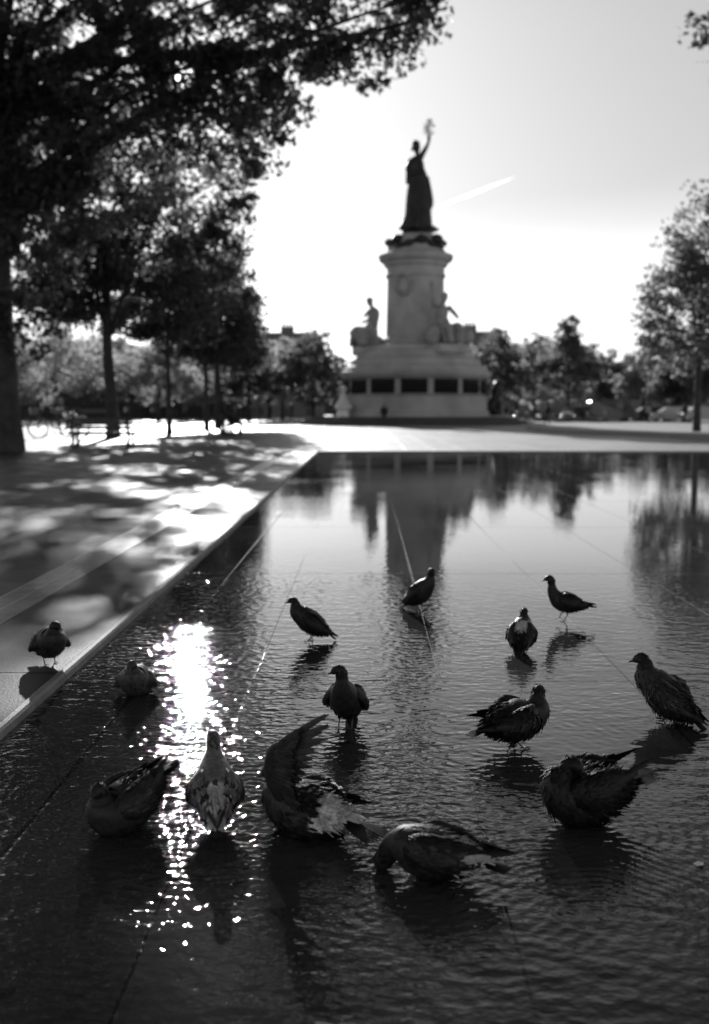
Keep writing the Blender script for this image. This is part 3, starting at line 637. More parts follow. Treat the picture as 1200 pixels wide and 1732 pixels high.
# ------------------------------------------------------------------ people
def person(label, px, py, pose='stand', face=0.0, top='cloth_dark', low='cloth_dark', h=1.72, group='people standing and walking across the square', bag=False, z=None):
    g = GP(px, py); root = empty('person', (g.x, g.y, .03 if z is None else z), face, h / 1.72)
    J = {}
    if pose == 'sit':
        J = dict(pel=(0, 0, .52), ch=(-.02, 0, .82), nk=(.03, 0, 1.02), hd=(.08, 0, 1.14), tp=(.08, 0, 1.26), hl=(.02, .10, .50), kl=(.42, .14, .50), al=(.40, .14, .09), tl=(.56, .15, .04), hr=(.02, -.10, .50), kr=(.44, -.16, .52), ar=(.30, -.15, .10), tr=(.46, -.16, .04),
                 sl=(-.01, .18, .95), el=(.08, .24, .70), wl=(.32, .12, .62), sr=(-.01, -.18, .95), er=(.10, -.24, .72), wr=(.34, -.10, .64))
    else:
        s_ = .22 if pose == 'walk' else .03
        J = dict(pel=(0, 0, .92), ch=(.0, 0, 1.22), nk=(.0, 0, 1.46), hd=(.02, 0, 1.57), tp=(.02, 0, 1.70), hl=(0, .09, .90), kl=(s_ * .7, .10, .49), al=(s_, .10, .09), tl=(s_ + .17, .11, .03), hr=(0, -.09, .90), kr=(-s_ * .2, -.10, .49), ar=(-s_ * 1.3, -.10, .10), tr=(-s_ * 1.3 + .16, -.11, .03),
                 sl=(0, .18, 1.40), el=(-s_ * .7, .25, 1.13), wl=(-s_ * .3 + .05, .24, .88), sr=(0, -.18, 1.40), er=(s_ * .5, -.25, 1.13), wr=(s_ + .08, -.23, .90))
    rad = dict(pel=.15, ch=.15, nk=.06, hd=.10, tp=.055, hl=.10, kl=.065, al=.045, tl=.04, hr=.10, kr=.065, ar=.045, tr=.04, sl=.065, el=.05, wl=.033, sr=.065, er=.05, wr=.033)
    b = MB()                           # same skeleton grown as joined lofts, then fused
    L3 = lambda ks_, n_=10: b.loft([J[k] + (rad[k] * (1.15 if k in ('ch', 'pel') else 1), rad[k] * (.8 if k in ('ch', 'pel') else 1)) for k in ks_], n_, up=(1, 0, 0), sub=3)
    L3(['pel', 'ch', 'nk', 'hd', 'tp'], 12); L3(['pel', 'hl', 'kl', 'al', 'tl']); L3(['pel', 'hr', 'kr', 'ar', 'tr']); L3(['ch', 'sl', 'el', 'wl']); L3(['ch', 'sr', 'er', 'wr'])
    o = b.build('body', low, root, smooth=True); rm = o.modifiers.new('remesh', 'REMESH'); rm.mode = 'VOXEL'; rm.voxel_size = .03; rm.use_smooth_shade = True
    c = MB(); hd = Vector(J['hd'])
    up_ = 1.12
    c.loft([Vector(J['pel']).to_tuple() + (.17 * up_, .14 * up_), tuple(Vector(J['pel']).lerp(Vector(J['ch']), .5)) + (.17 * up_, .13 * up_), tuple(J['ch']) + (.20, .145), tuple(Vector(J['ch']).lerp(Vector(J['nk']), .65)) + (.17, .12), tuple(Vector(J['nk'])) + (.075, .075)], 14, up=(1, 0, 0), sub=3)
    for s2 in 'lr': c.loft([J['s' + s2] + (.08, .08), J['e' + s2] + (.066, .066), tuple(Vector(J['e' + s2]).lerp(Vector(J['w' + s2]), .85)) + (.05, .05)], 8, up=(1, 0, 0), sub=2)
    c.build('coat', top, root, smooth=True)
    f_ = MB(); f_.ball((hd.x + .02, 0, hd.z + .01), .1, 10, 8, (.95, .8, 1.2)); f_.ball((hd.x + .12, 0, hd.z), .02); f_.build('head', 'skin', root, smooth=True)
    hr_ = MB(); hr_.ball((hd.x - .012, 0, hd.z + .035), .108, 10, 8, (1, .88, 1.12)); hr_.build('hair', 'hair', root, smooth=True)
    if bag:
        bg_ = MB(); bg_.loft([(-.22, 0, .95, .14, .06), (-.24, 0, 1.1, .17, .1), (-.22, 0, 1.35, .15, .08)], 10, up=(1, 0, 0), sub=2); bg_.build('backpack', 'bag_pale', root, smooth=True)
    tag(root, label, 'person', group); return root
person('dark clad person standing against the steps of the monument', 650, 720, 'stand', R(-90), h=1.6)
person('person in black with pale hair walking right of the monument', 926, 722, 'walk', R(180), 'cloth_dark', 'cloth_dark')
person('person in a pale jacket walking among the scooters at right', 1003, 716, 'walk', R(150), 'cloth_pale', 'cloth_dark')
person('person in grey standing near the dark van', 1065, 716, 'stand', R(30), 'cloth_mid', 'cloth_dark')
person('person with a pale backpack standing beyond the second trunk', 216, 716, 'stand', R(60), 'cloth_mid', 'cloth_dark', bag=True)
person('tall dark person standing right of the one with the backpack', 238, 718, 'stand', R(120), 'cloth_dark', 'cloth_dark', h=1.85)
person('small distant person in grey between the third stem and the bench pair', 312, 714, 'walk', R(10), 'cloth_mid', 'cloth_dark')
person('distant dark person left of the cone-shaped tree', 439, 714, 'stand', R(10), 'cloth_dark', 'cloth_dark')
person('distant dark person under the cone-shaped tree', 494, 713, 'walk', R(190), 'cloth_mid', 'cloth_dark')
person('distant person in white near the low wall at right', 1096, 718, 'stand', R(190), 'cloth_pale', 'cloth_dark')

person('distant person in black left of the scooters, near the steps end', 856, 716, 'walk', R(0), 'cloth_dark', 'cloth_dark')
person('distant person in white shirt between the dark car and the van', 1012, 715.5, 'stand', R(200), 'cloth_pale', 'cloth_mid')
person('dark clad person near the thin stem at the right edge', 1158, 719, 'walk', R(185), 'cloth_dark', 'cloth_dark')
person('person in grey with a backpack between the second and third stems', 262, 716, 'walk', R(20), 'cloth_mid', 'cloth_dark', bag=True)
person('distant dark person right of the bench pair', 458, 715, 'walk', R(180), 'cloth_dark', 'cloth_dark')

# ------------------------------------------------------------------ benches, table, bicycle
def bench(label, px, py, rz, w_=1.9):
    g = GP(px, py); root = empty('park_bench', (g.x, g.y, .03), rz)
    s_ = MB()
    for k in range(4): s_.box(0, -.18 + k * .12, .38, w_, .105, .10)
    s_.build('seat', 'wood', root); s_ = MB()
    for k in range(3): s_.box(0, .27 + k * .02, .55 + k * .13, w_, .05, .11)
    s_.build('backrest', 'wood', root)
    for sx_ in (-1, 1):
        l_ = MB(); l_.tube([(sx_ * w_ * .42, -.22, 0), (sx_ * w_ * .42, -.16, .22), (sx_ * w_ * .42, -.2, .42), (sx_ * w_ * .42, .2, .42), (sx_ * w_ * .42, .27, .6), (sx_ * w_ * .42, .33, .88)], .055, 6)
        l_.tube([(sx_ * w_ * .42, .27, 0), (sx_ * w_ * .42, .16, .22), (sx_ * w_ * .42, .2, .42)], .055, 6); l_.tube([(sx_ * w_ * .42, -.3, .04), (sx_ * w_ * .42, .35, .04)], .05, 6); l_.tube([(sx_ * w_ * .42 - sx_ * .45, 0, .40), (sx_ * w_ * .42, 0, .05)], .035, 6); l_.build('leg', 'dark_metal', root, smooth=True)
    tag(root, label, 'bench'); return root
b2 = bench('wooden bench with a pair of people in black at it, right of the tree row', 386, 735, R(100), 2.0)
bench('dark park bench under the second tree near the bicycle', 175, 757, R(172), 2.2)
gb = GP(386, 735)
for lab, dx, dy, hh, fc, po in (('bulky person in black standing right behind the bench, left one of the pair', -.30, .25, 1.88, R(-20), 'stand'), ('person in black sitting on the bench with legs stretched to the right', .22, -.35, 1.95, R(5), 'sit')):
    p = person(lab, 386, 735, po, fc, 'cloth_dark', 'cloth_dark', h=hh, group='pair in black at the bench', z=.03); p.location = (gb.x + dx, gb.y + dy, .0)
# noticeboard-like low barrier behind the bench
bb = GP(165, 722); br_ = empty('barrier', (bb.x, bb.y, .03)); m_ = MB(); m_.box(0, 0, .95, 2.9, .06, .28); m_.build('board', 'cloth_mid', br_)
for s2 in (-1, 1):
    m_ = MB(); m_.box(s2 * 1.35, 0, 0, .12, .12, 1.3); m_.box(s2 * 1.35, 0, 0, .5, .4, .08); m_.build('post', 'dark_metal', br_)
tag(br_, 'low horizontal board on two posts behind the second tree', 'barrier')
def bicycle(label, px, py, rz):
    g = GP(px, py); root = empty('bicycle', (g.x, g.y, .03), rz, 1.2)
    def ring(cx, r, t, y=0):
        b = MB(); b.loft([(cx + r * math.cos(a), y, .34 + r * math.sin(a), t, t) for a in [2 * math.pi * i / 28 for i in range(29)]], 6, up=(0, 1, 0)); return b
    for cx in (-.52, .52):
        wh = ring(cx, .33, .032).build('wheel', 'tyre', root, smooth=True); b = ring(cx, .305, .012)
        for k in range(12): a = k * math.pi / 6; b.tube([(cx, 0, .34), (cx + .3 * math.cos(a), 0, .34 + .3 * math.sin(a))], .003, 4)
        b.build('rim', 'chrome', wh, smooth=True)
    f = MB(); bb_, hd_, st_ = (-.08, 0, .30), (.36, 0, .82), (-.2, 0, .80)
    for a, c in ((bb_, hd_), (bb_, st_), (st_, (.37, 0, .88)), (bb_, (-.52, 0, .34)), (st_, (-.52, 0, .34)), ((.34, 0, .9), (.52, 0, .34))): f.tube([a, c], .030, 6)
    f.build('frame', 'dark_metal', root, smooth=True)
    s_ = MB(); s_.loft([(-.34, 0, .94, .07, .03), (-.22, 0, .95, .06, .03), (-.08, 0, .95, .02, .02)], 8); s_.tube([st_, (-.22, 0, .94)], .014, 6); s_.build('saddle', 'cloth_dark', root, smooth=True)
    h_ = MB(); h_.tube([(.30, -.3, 1.06), (.40, -.15, 1.06), (.36, 0, 1.02), (.40, .15, 1.06), (.30, .3, 1.06)], .014, 6); h_.tube([(.34, 0, .88), (.36, 0, 1.03)], .016, 6); h_.build('handlebar', 'chrome', root, smooth=True)
    bk = MB(); bk.box(.62, 0, .82, .28, .34, .24, taper=1.15); bk.build('basket', 'chrome', root)
    fd = MB(); fd.loft([(-.52 + .37 * math.cos(a), 0, .34 + .37 * math.sin(a), .03, .006) for a in [R(20 + i * 16) for i in range(10)]], 6, up=(0, 1, 0)); fd.build('mudguard', 'chrome', root, smooth=True)
    tag(root, label, 'bicycle'); return root
bicycle('dark bicycle with a front basket parked in the sun at far left', 92, 742, R(200))
bicycle('second bicycle leaning beside the first, its wheels nearer the straight trunk', 120, 736, R(165))

# ------------------------------------------------------------------ vehicles, scooters, lamp on the far right
def car(label, px, py, rz, m, van=False, L=4.2):
    g = GP(px, py); root = empty('van' if van else 'parked_car', (g.x, g.y, .03), rz)
    h_ = 1.95 if van else 1.42
    pr = ([(-2.1, .35), (-2.1, 1.6), (-2.0, h_ - .05), (-1.7, h_), (.9, h_), (1.2, h_ - .1), (1.6, 1.15), (2.05, 1.0), (2.12, .7), (2.1, .35)] if van else
          [(-2.1, .35), (-2.12, .8), (-2.0, .95), (-1.7, 1.0), (-1.2, h_ - .06), (-.8, h_), (.4, h_), (.75, h_ - .08), (1.2, .98), (1.9, .86), (2.1, .7), (2.1, .35)])
    b = MB(); n_ = len(pr); vs = []
    for y in (-.84, .84):
        for x_, z_ in pr: vs.append((x_, y * (.84 if z_ > 1.1 else 1), z_))
    b.add(vs, [tuple(range(n_)), tuple(range(n_, 2 * n_))[::-1]] + [(i + n_, (i + 1) % n_ + n_, (i + 1) % n_, i)for i in range(n_)]); o = b.build('body', m, root); bv = o.modifiers.new('bevel', 'BEVEL'); bv.width = .06; bv.segments = 2
    for sy in (-1, 1):
        w_ = MB(); z0, z1 = (1.12, h_ - .22) if van else (1.0, h_ - .1); y = sy * (.715 if z0 > 1.1 else .72)
        w_.add([(-1.35 if not van else .1, y * 1.04, z0), (.95, y * 1.04, z0), (.45 if not van else .9, y * 1.0, z1), (-1.0 if not van else .1, y, z1)], [(0, 1, 2, 3)]); w_.build('side_window', 'window_glass', root)
        hl = MB(); hl.ball((2.1, sy * .62, .72), .1, 8, 6, (.5, 1.6, 1)); hl.build('headlight', 'chrome', root)
        for wx in (-1.3, 1.3):
            t = MB(); t.loft([(wx, sy * .70, .31, .31, .31), (wx, sy * .88, .31, .31, .31)], 18, up=(0, 0, 1)); tt = t.build('wheel', 'tyre', root); t = MB(); t.loft([(wx, sy * .881, .31, .19, .19), (wx, sy * .895, .31, .17, .17)], 14); t.build('rim', 'chrome', tt)
    ws = MB(); ws.add([(.79, -.6, h_ - .12), (.79, .6, h_ - .12), (1.24, .7, 1.0 if not van else 1.1), (1.24, -.7, 1.0 if not van else 1.1)] if not van else [(1.235, -.62, h_ - .16), (1.235, .62, h_ - .16), (1.63, .68, 1.18), (1.63, -.68, 1.18)], [(0, 1, 2, 3)]); ws.build('windscreen', 'window_glass', root)
    tag(root, label, 'van' if van else 'car', 'vehicles parked on the far side of the square'); return root
car('dark van parked at right, largest of the far vehicles', 1035, 717, R(4), 'car_dark', True)
car('dark car parked left of the van', 975, 716.5, R(180), 'car_dark')
car('grey car parked just right of the walking person in black', 948, 715, R(3), 'car_mid')
car('pale car seen left of the thin stem at right', 1140, 717, R(176), 'car_pale')
car('dark car right of the globe lamp', 1108, 716, R(0), 'car_dark')
car('pale car at the extreme right edge', 1192, 718, R(5), 'car_pale')
def scooter(label, px, py, rz):
    g = GP(px, py); root = empty('scooter', (g.x, g.y, .03), rz)
    for cx in (-.55, .6):
        b = MB(); b.loft([(cx + .2 * math.cos(a), 0, .24 + .2 * math.sin(a), .05, .05) for a in [2 * math.pi * i / 18 for i in range(19)]], 6, up=(0, 1, 0)); b.build('wheel', 'tyre', root, smooth=True)
    b = MB(); b.loft([(-.85, 0, .62, .08, .06), (-.55, 0, .55, .16, .2), (-.25, 0, .42, .17, .16), (.1, 0, .28, .16, .05), (.34, 0, .34, .16, .07), (.45, 0, .7, .18, .06), (.46, 0, .98, .1, .05)], 10, sub=3, up=(0, 1, .01)); b.build('body', 'car_mid', root, smooth=True)
    b = MB(); b.loft([(-.8, 0, .78, .1, .04), (-.45, 0, .77, .14, .06), (-.1, 0, .72, .1, .04)], 8, sub=2); b.build('seat', 'cloth_dark', root, smooth=True)
    b = MB(); b.tube([(.44, -.3, 1.03), (.46, 0, 1.0), (.44, .3, 1.03)], .02, 6)
    b.ball((.42, .32, 1.2), .07, 8, 6, (.4, 1, .7)); b.ball((.42, -.32, 1.2), .07, 8, 6, (.4, 1, .7)); b.build('handlebar', 'chrome', root, smooth=True)
    b = MB(); b.ball((.56, 0, .92), .1, 10, 8, (.7, 1, 1)); b.build('headlight', 'chrome', root, smooth=True)
    b = MB(); b.tube([(.46, 0, .8), (.6, 0, .3)], .03, 6); b.build('fork', 'dark_metal', root)
    tag(root, label, 'scooter', 'scooters parked right of the monument'); return root
sco = [(868, 716, 'leftmost of the scooters, beside the end of the monument steps'), (884, 717, 'second scooter from the monument'), (910, 716, 'scooter just left of the walking person in black'), (944, 719, 'scooter right of the walking person in black'), (958, 719, 'scooter in front of the grey car'), (985, 718, 'scooter in front of the dark car'), (1012, 719, 'scooter beside the person in the pale jacket')]
for k, (px, py, lab) in enumerate(sco):
    if k == 0: s0 = scooter(lab, px, py, R(-60)); continue
    s1 = copy_tree(s0); g = GP(px, py); s1.location = (g.x, g.y, .03); s1.rotation_euler = (0, 0, R(-70 + 17 * (k % 4))); s1['label'] = lab
def globe_lamp(label, px, py, zt_):
    g = GP(px, py); root = empty('street_lamp', (g.x, g.y, .03)); b = MB(); b.lathe([(.16, 0), (.16, .3), (.07, .45), (.05, zt_ - .35), (.09, zt_ - .3), (.09, zt_ - .22)], n=12); b.build('pole', 'dark_metal', root, smooth=True)
    b = MB(); b.ball((0, 0, zt_), .26, 14, 10); b.build('globe', 'lamp_glass', root, smooth=True); tag(root, label, 'street lamp'); return root
globe_lamp('dark post with a white globe among the far trees at right', 1097, 718, 3.2)

# ------------------------------------------------------------------ sky thing: contrail
ct = MB(); a, c = P(742, 350, 4000), P(872, 299, 4300); pts = []
for k in range(15):
    t = k / 14; p = a.lerp(c, t); w_ = 3.2 + 4.5 * t if 0 < k < 14 else 1
    if t > .55: w_ *= 1 - (t - .55) * 1.7
    pts.append((p.x, p.y, p.z, max(w_, 1) * random.uniform(.85, 1.15), max(w_, 1)))
ct.loft(pts, 10, jitter=.1)
o = ct.build('contrail', 'contrail', smooth=True); tag(o, 'short white aircraft trail slanting up to the right beside the statue', 'contrail')

# ------------------------------------------------------------------ pigeons
def feather(b, base, d, nrm, L, W, c, bend=0.0, n=4, tipc=None):
    d = d.normalized(); s = d.cross(nrm).normalized(); u = s.cross(d).normalized(); v = []; cc = []
    prof = (.55, .95, 1.0, .85, .30) if n == 4 else (.7, 1.0, .35)
    for i in range(n + 1):
        t = i / n; w_ = W * prof[i] / 2; p = base + d * (L * t) - u * (bend * L * t * t)
        v += [p - s * w_ - u * (w_ * .22), p + u * (w_ * .12), p + s * w_ - u * (w_ * .22)]; q = c if tipc is None or t < .55 else tipc; cc += [q, q * 1.05, q]
    f = []
    for i in range(n):
        k = 3 * i; f += [(k, k + 1, k + 4, k + 3), (k + 1, k + 2, k + 5, k + 4)]
    b.add(v, f, cc)

def pigeon(key, label, head, torso_pitch=20, zc=.125, fluff=1.0, neck='up', turn=0.0, ruffle=.15, wings=((0, 0, 0), (0, 0, 0)), tail=(0, 12, 1.0), legs=((.0, 0), (.02, 0)), tone=.035, wing_tone=None, bars=False, rump=None, scale=1.0, raised=None, dz=0.0, wetf=0, patch=None, edge=None, speck=0.0, wl=1.0, wz=.024, shift=(0, 0), tuck=0):
    """local frame: +X forward, +Z up"""
    global _rs
    random.seed(hash_(key)); p0 = GP(*BIRDS_PX[key]); zg = .03 if key == 'a' else 0.0
    if key == 'a': p0 = GP(*BIRDS_PX[key], z=.03)
    root = empty('pigeon', (p0.x + shift[0], p0.y + shift[1], zg + dz), R(head), scale); wing_tone = wing_tone or tone * 1.3
    th = R(torso_pitch); ct_, st_ = math.cos(th), math.sin(th)
    T = lambda s, y, z: Vector((s * ct_ - z * st_, y, zc + s * st_ + z * ct_))       # torso frame -> local
    Td = lambda s, y, z: Vector((s * ct_ - z * st_, y, s * st_ + z * ct_))
    F = fluff
    tor = [(-.112, .000, .012, .008), (-.094, -.001, .028 * F, .022 * F), (-.064, -.004, .047 * F, .042 * F), (-.027, -.007 * F, .060 * F, .058 * F), (.015, -.007 * F, .065 * F, .065 * F), (.053, -.003, .059 * F, .060 * F)]
    sp = []
    for s, z, ry, rz in tor: q = T(s, 0, z); sp.append((q.x, q.y, q.z, ry, rz))
    c = T(.055, 0, 0); cx, cz = c.x, c.z; tn_ = R(turn); f = F ** .5
    N = {'up': [(.030, .030, .044 * F, .046 * F), (.044, .058, .030 * f, .033 * f), (.048, .083, .021, .024)],
         'long': [(.030, .034, .040 * F, .042 * F), (.042, .066, .025, .029), (.046, .098, .0175, .021)],
         'short': [(.030, .022, .048 * F, .050 * F), (.042, .042, .038 * f, .041 * f), (.047, .058, .028, .031)],
         'tuck': [(.026, .018, .050 * F, .050 * F), (.034, .034, .042 * f, .042 * f), (.036, .046, .034, .035)],
         'down': [(.026, -.001, .049 * F, .050 * F), (.049, -.008, .035 * f, .037 * f), (.064, -.024, .026, .028)],
         'back': [(.022, .024, .048 * F, .046 * F), (.020, .046, .036 * f, .038 * f), (.004, .058, .028, .03)]}[neck]
    for dx, dz_, ra, rb in N: sp.append((cx + dx, 0, cz + dz_, ra, rb))
    e = Vector((sp[-1][0], 0, sp[-1][2])); hd_dir = Vector((math.cos(tn_), math.sin(tn_), 0))
    if neck == 'down':
        hd = [(.010, -.016, .0205, .022), (.016, -.032, .016, .018), (.017, -.043, .009, .010), (.017, -.049, .005, .006)]; bdir = (hd_dir * .2 + Vector((0, 0, -.9)))
    else:
        hd = [(.004, .016, .0195, .0215), (.012, .027, .0185, .0185), (.024, .027, .0155, .0150), (.034, .022, .0095, .0100), (.039, .019, .005, .0055)]; bdir = hd_dir + Vector((0, 0, -.22))
    hd = [(a_ * 1.12, z_ * 1.12, b_ * 1.17, c_ * 1.17) for a_, z_, b_, c_ in hd]
    heads = []
    for a, z, ra, rb in hd:
        q = e + hd_dir * a + Vector((0, 0, z)); sp.append((q.x, q.y, q.z, ra, rb)); heads.append(q)
    def bc(p, t):
        v = tone
        if rump and p.x < T(-.045, 0, 0).x and p.z > T(-.03, 0, .0).z - .03: v = rump
        if t > .58: v = tone * .7
        if patch and patch(p): v = .45
        return v * random.uniform(.8, 1.2)
    b = MB(); C, fr, pts = b.loft(sp, 18, up=(0, 0, 1), sub=4, color=bc)
    nst = len(pts)
    # feathering over the whole body
    tone *= .33; wing_tone *= .5; nf = int(1000 + 2200 * ruffle)
    for _ in range(nf):
        i = random.randrange(3, nst - 8 if neck != 'down' else nst - 8); t, s, u = fr[i]; a = random.uniform(0, 6.283)
        nr = (s * math.cos(a) + u * math.sin(a)); base = C[i] + s * math.cos(a) * pts[i][3] * .97 + u * math.sin(a) * pts[i][4] * .97
        tt = i / nst; hf = .55 if tt > .6 else 1.0; lift = .10 + ruffle * random.uniform(.0, 1.15)
        L = .021 * hf * random.uniform(.8, 1.3) * (1 + ruffle * .35); d = (-t + nr * lift + Vector((0, 0, -.25 * wetf)) + Vector((random.gauss(0, .12 + ruffle * .28), random.gauss(0, .12 + ruffle * .28), random.gauss(0, .1 + ruffle * .2))))
        feather(b, base, d, nr, L, .011 * hf * random.uniform(.7, 1.2) * (1 - .15 * ruffle), bc(base, tt), bend=.12, n=2)
    b.build('body', 'pigeon_feathers', root, smooth=True)
    # eyes
    hc = heads[1] if neck != 'down' else heads[0]; side = Vector((-hd_dir.y, hd_dir.x, 0)).normalized()
    for s2 in (-1, 1):
        m = MB(); m.ball(hc + side * (.0192 * s2) + hd_dir * .006, .0036, 8, 6); m.build('eye', 'pigeon_eye', root, smooth=True)
    # beak
    bd = bdir.normalized(); m = MB(); q = heads[-1] - bd * .003
    m.loft([tuple(q) + (.0052, .0055), tuple(q + bd * .007) + (.0042, .0046), tuple(q + bd * .014) + (.0028, .0034), tuple(q + bd * .019 + Vector((0, 0, -.002))) + (.0012, .0014), tuple(q + bd * .021 + Vector((0, 0, -.004))) + (.0004, .0005)], 8, up=(0, 0, 1) if neck != 'down' else (1, 0, 0))
    m.ball(q + bd * .004 + Vector((0, 0, .0035)), .0034, 6, 5); m.build('beak', 'pigeon_beak', root, smooth=True)
    # tail
    m = MB(); tp, fan, tl = tail; n_ = 11
    for k in range(n_):
        a = R(fan) * (k - (n_ - 1) / 2) / ((n_ - 1) / 2); bp_ = R(180 + 0); d = Td(-math.cos(a) * math.cos(R(tp)), math.sin(a), math.sin(R(tp)))
        feather(m, T(-.092, math.sin(a) * .018, .004 - .0012 * abs(k - 5)), d, Td(0, -math.sin(a) * .5, 1),   .098 * tl * (1 - .08 * abs(a) / max(R(fan), .01)), .021, tone * random.uniform(.8, 1.1), bend=.03, tipc=tone * .5)
    for k in range(40):
        feather(m, T(-.08 - random.random() * .04, random.uniform(-.02, .02), .016 - random.random() * .006), Td(-1, random.uniform(-.15, .15), math.sin(R(tp)) + .02), Td(0, 0, 1), .035, .013, (rump or tone) * random.uniform(.8, 1.1), bend=.1, n=2)
    m.build('tail', 'pigeon_feathers', root, smooth=True)
    # wings
    for side_i, (s2, (yaw, lift, drop)) in enumerate(zip((1, -1), wings)):
        if raised and raised[0] == s2:
            m = MB(); sh_ = T(.045, s2 * .042, .022); ax = [Vector(v_) for v_ in raised[1]]     # shoulder -> elbow -> wrist -> hand tip, local metres
            A = [sh_] + [sh_ + v_ for v_ in ax]; cu = lambda k: [.020, .018, .013, .006][k]
            m.loft([tuple(A[k]) + (cu(k), cu(k) * .7) for k in range(4)], 10, sub=3, up=(0, 1, .3), color=lambda p, t: wing_tone)
            nrm = Vector(raised[2]).normalized(); D1 = Vector(raised[3]).normalized(); D2 = Vector(raised[4]).normalized()   # inner feather direction, tip direction
            segs = [(A[0].lerp(A[1], .5), .0), (A[1], .2), (A[1].lerp(A[2], .5), .35), (A[2], .6), (A[3], 1.0)]
            nfe = 20
            for k in range(nfe):
                t = k / (nfe - 1); 
                for j in range(len(segs) - 1):
                    if segs[j][1] <= t <= segs[j + 1][1] + 1e-6: u_ = (t - segs[j][1]) / (segs[j + 1][1] - segs[j][1]); bp_ = segs[j][0].lerp(segs[j + 1][0], u_); break
                d = D1.lerp(D2, t ** 1.2); L = .052 + .120 * min(1, t * 1.1) - (.02 if t > .93 else 0)
                feather(m, bp_, d + Vector((0, 0, .12 * (k % 3) - .1)) * t, nrm, L, .023 if t < .6 else .014, wing_tone * random.uniform(.7, 1.2), bend=.10, tipc=wing_tone * (1.6 if t > .5 else .8))  # sheen on the primaries put into a lighter tip colour
            for row in range(5):       # coverts
                for k in range(26):
                    t = k / 25
                    for j in range(len(segs) - 1):
                        if segs[j][1] <= t <= segs[j + 1][1] + 1e-6: u_ = (t - segs[j][1]) / (segs[j + 1][1] - segs[j][1]); bp_ = segs[j][0].lerp(segs[j + 1][0], u_); break
                    d = D1.lerp(D2, t)
                    for sg in (-1, 1):
                        feather(m, bp_ + d * (.012 * row) + nrm * .006 * sg, d + nrm * random.uniform(-.02, .12) * sg, nrm * sg, .035 * random.uniform(.8, 1.2), .015, wing_tone * random.uniform(.5, 1.3), bend=.1, n=2)
            m.build('wing', 'pigeon_feathers', root, smooth=True); continue
        m = MB(); yw, lf = R(yaw) * s2, R(lift); w0 = T(.058, s2 * .031 * F, wz * F); ro = R(30)
        def Wp(s, y, z):               # wing frame: s backwards, y outwards, z up
            x_ = -s; yy = s2 * (y * math.cos(ro) - z * math.sin(ro)); z = z * math.cos(ro) + y * math.sin(ro) * .3
            x2 = x_ * math.cos(yw) + yy * math.sin(yw); y2 = -x_ * math.sin(yw) * 1.0 + yy * math.cos(yw)
            z2 = z * 1.0 + s * math.sin(lf)
            return w0 + Td(x2, y2, z2)
        def Wd(s, y, z): return Wp(s, y, z) - w0
        bulge = .024 * F
        stn = [(q_[0] * (wl if q_[0] > .03 else 1),) + q_[1:] for q_ in [(-.012, .002, -.004, .006, .012), (.004, .011, -.006, .011, .030), (.032, bulge, -.010 - drop * .2, .013, .045), (.068, bulge * .95, -.012 - drop * .5, .012, .044), (.102, .009, -.010 - drop * .8, .009, .032), (.135, -.014, -.006 - drop, .006, .018), (.160, -.030, -.004 - drop, .003, .008)]]
        def wc(p, t):
            v = wing_tone
            if bars and (.44 < t < .52 or .62 < t < .72): v = .02
            if t > .8: v = tone * .7
            return v * random.uniform(.85, 1.15)
        wp = []
        for s, y, z, ra, rb in stn: q = Wp(s, y, z); wp.append(tuple(q) + (ra, rb))
        C2, fr2, pt2 = m.loft(wp, 14, sub=4, up=Td(0, -s2 * math.sin(ro), math.cos(ro)), color=wc)
        n2 = len(pt2)
        for k in range(int(330 + 200 * ruffle)):   # coverts laid in overlapping rows
            i = random.randrange(0, int(n2 * .78)); t, s, u = fr2[i]; sg = s2 if s.dot(Td(0, 1, 0)) > 0 else -s2
            a = random.uniform(-1.45, 1.45); nr = s * sg * math.cos(a) + u * math.sin(a); base = C2[i] + s * sg * math.cos(a) * pt2[i][3] + u * math.sin(a) * pt2[i][4]
            tl_ = i / n2 + .04
            feather(m, base, t + nr * (.06 + ruffle * random.uniform(0, .7)) + Vector((random.gauss(0, .06 + .25 * ruffle), random.gauss(0, .06 + .25 * ruffle), random.gauss(0, .05))), nr, .026 * random.uniform(.8, 1.2), .015 * random.uniform(.8, 1.1), wc(base, tl_) * (random.uniform(.75, 1.3) if random.random() > speck else random.uniform(1.8, 3.2)), bend=.1, n=2)
        for k in range(8):             # secondaries along the lower edge
            s = (.045 + .009 * k) * wl; feather(m, Wp(s, .014 + .004, -.040 - drop * .6 + .0035 * k), Wd(.10, -.020, .012 + .002 * k), Td(0, s2, .25), .072, .019, edge or wing_tone * random.uniform(.7, 1.1), bend=-.02)
        for k in range(7):             # primaries crossing over the tail
            s = (.085 + .007 * k) * wl; feather(m, Wp(s, .004, -.018 - drop + .003 * k), Wd(.12, -.052 + .002 * k, .010 + .001 * k), Td(0, s2, .6), .072 + .006 * k, .013, tone * .7 * random.uniform(.8, 1.2), bend=-.02)
        m.build('wing', 'pigeon_feathers', root, smooth=True)
    # legs
    for s2, (fx, fz) in zip((1, -1), legs):
        if zc < .09: continue
        m = MB(); hip = T(-.005, s2 * .024, -.040 * F); foot = Vector((fx + hip.x * .6, s2 * .026, fz + .004)); hock = Vector(((hip.x + foot.x) / 2 - .016 + (.03 if fz > 0 else 0), s2 * .026, max(fz + .03, (hip.z + foot.z) * .42)))
        m.loft([tuple(hip + Vector((0, 0, .02))) + (.016, .018), tuple(hip) + (.012, .014), tuple(hip.lerp(hock, .55)) + (.0065, .0075), tuple(hock) + (.0034, .0036), tuple(hock.lerp(foot, .5)) + (.0027, .0027), tuple(foot) + (.0034, .003)], 8, up=(1, 0, 0), sub=2)
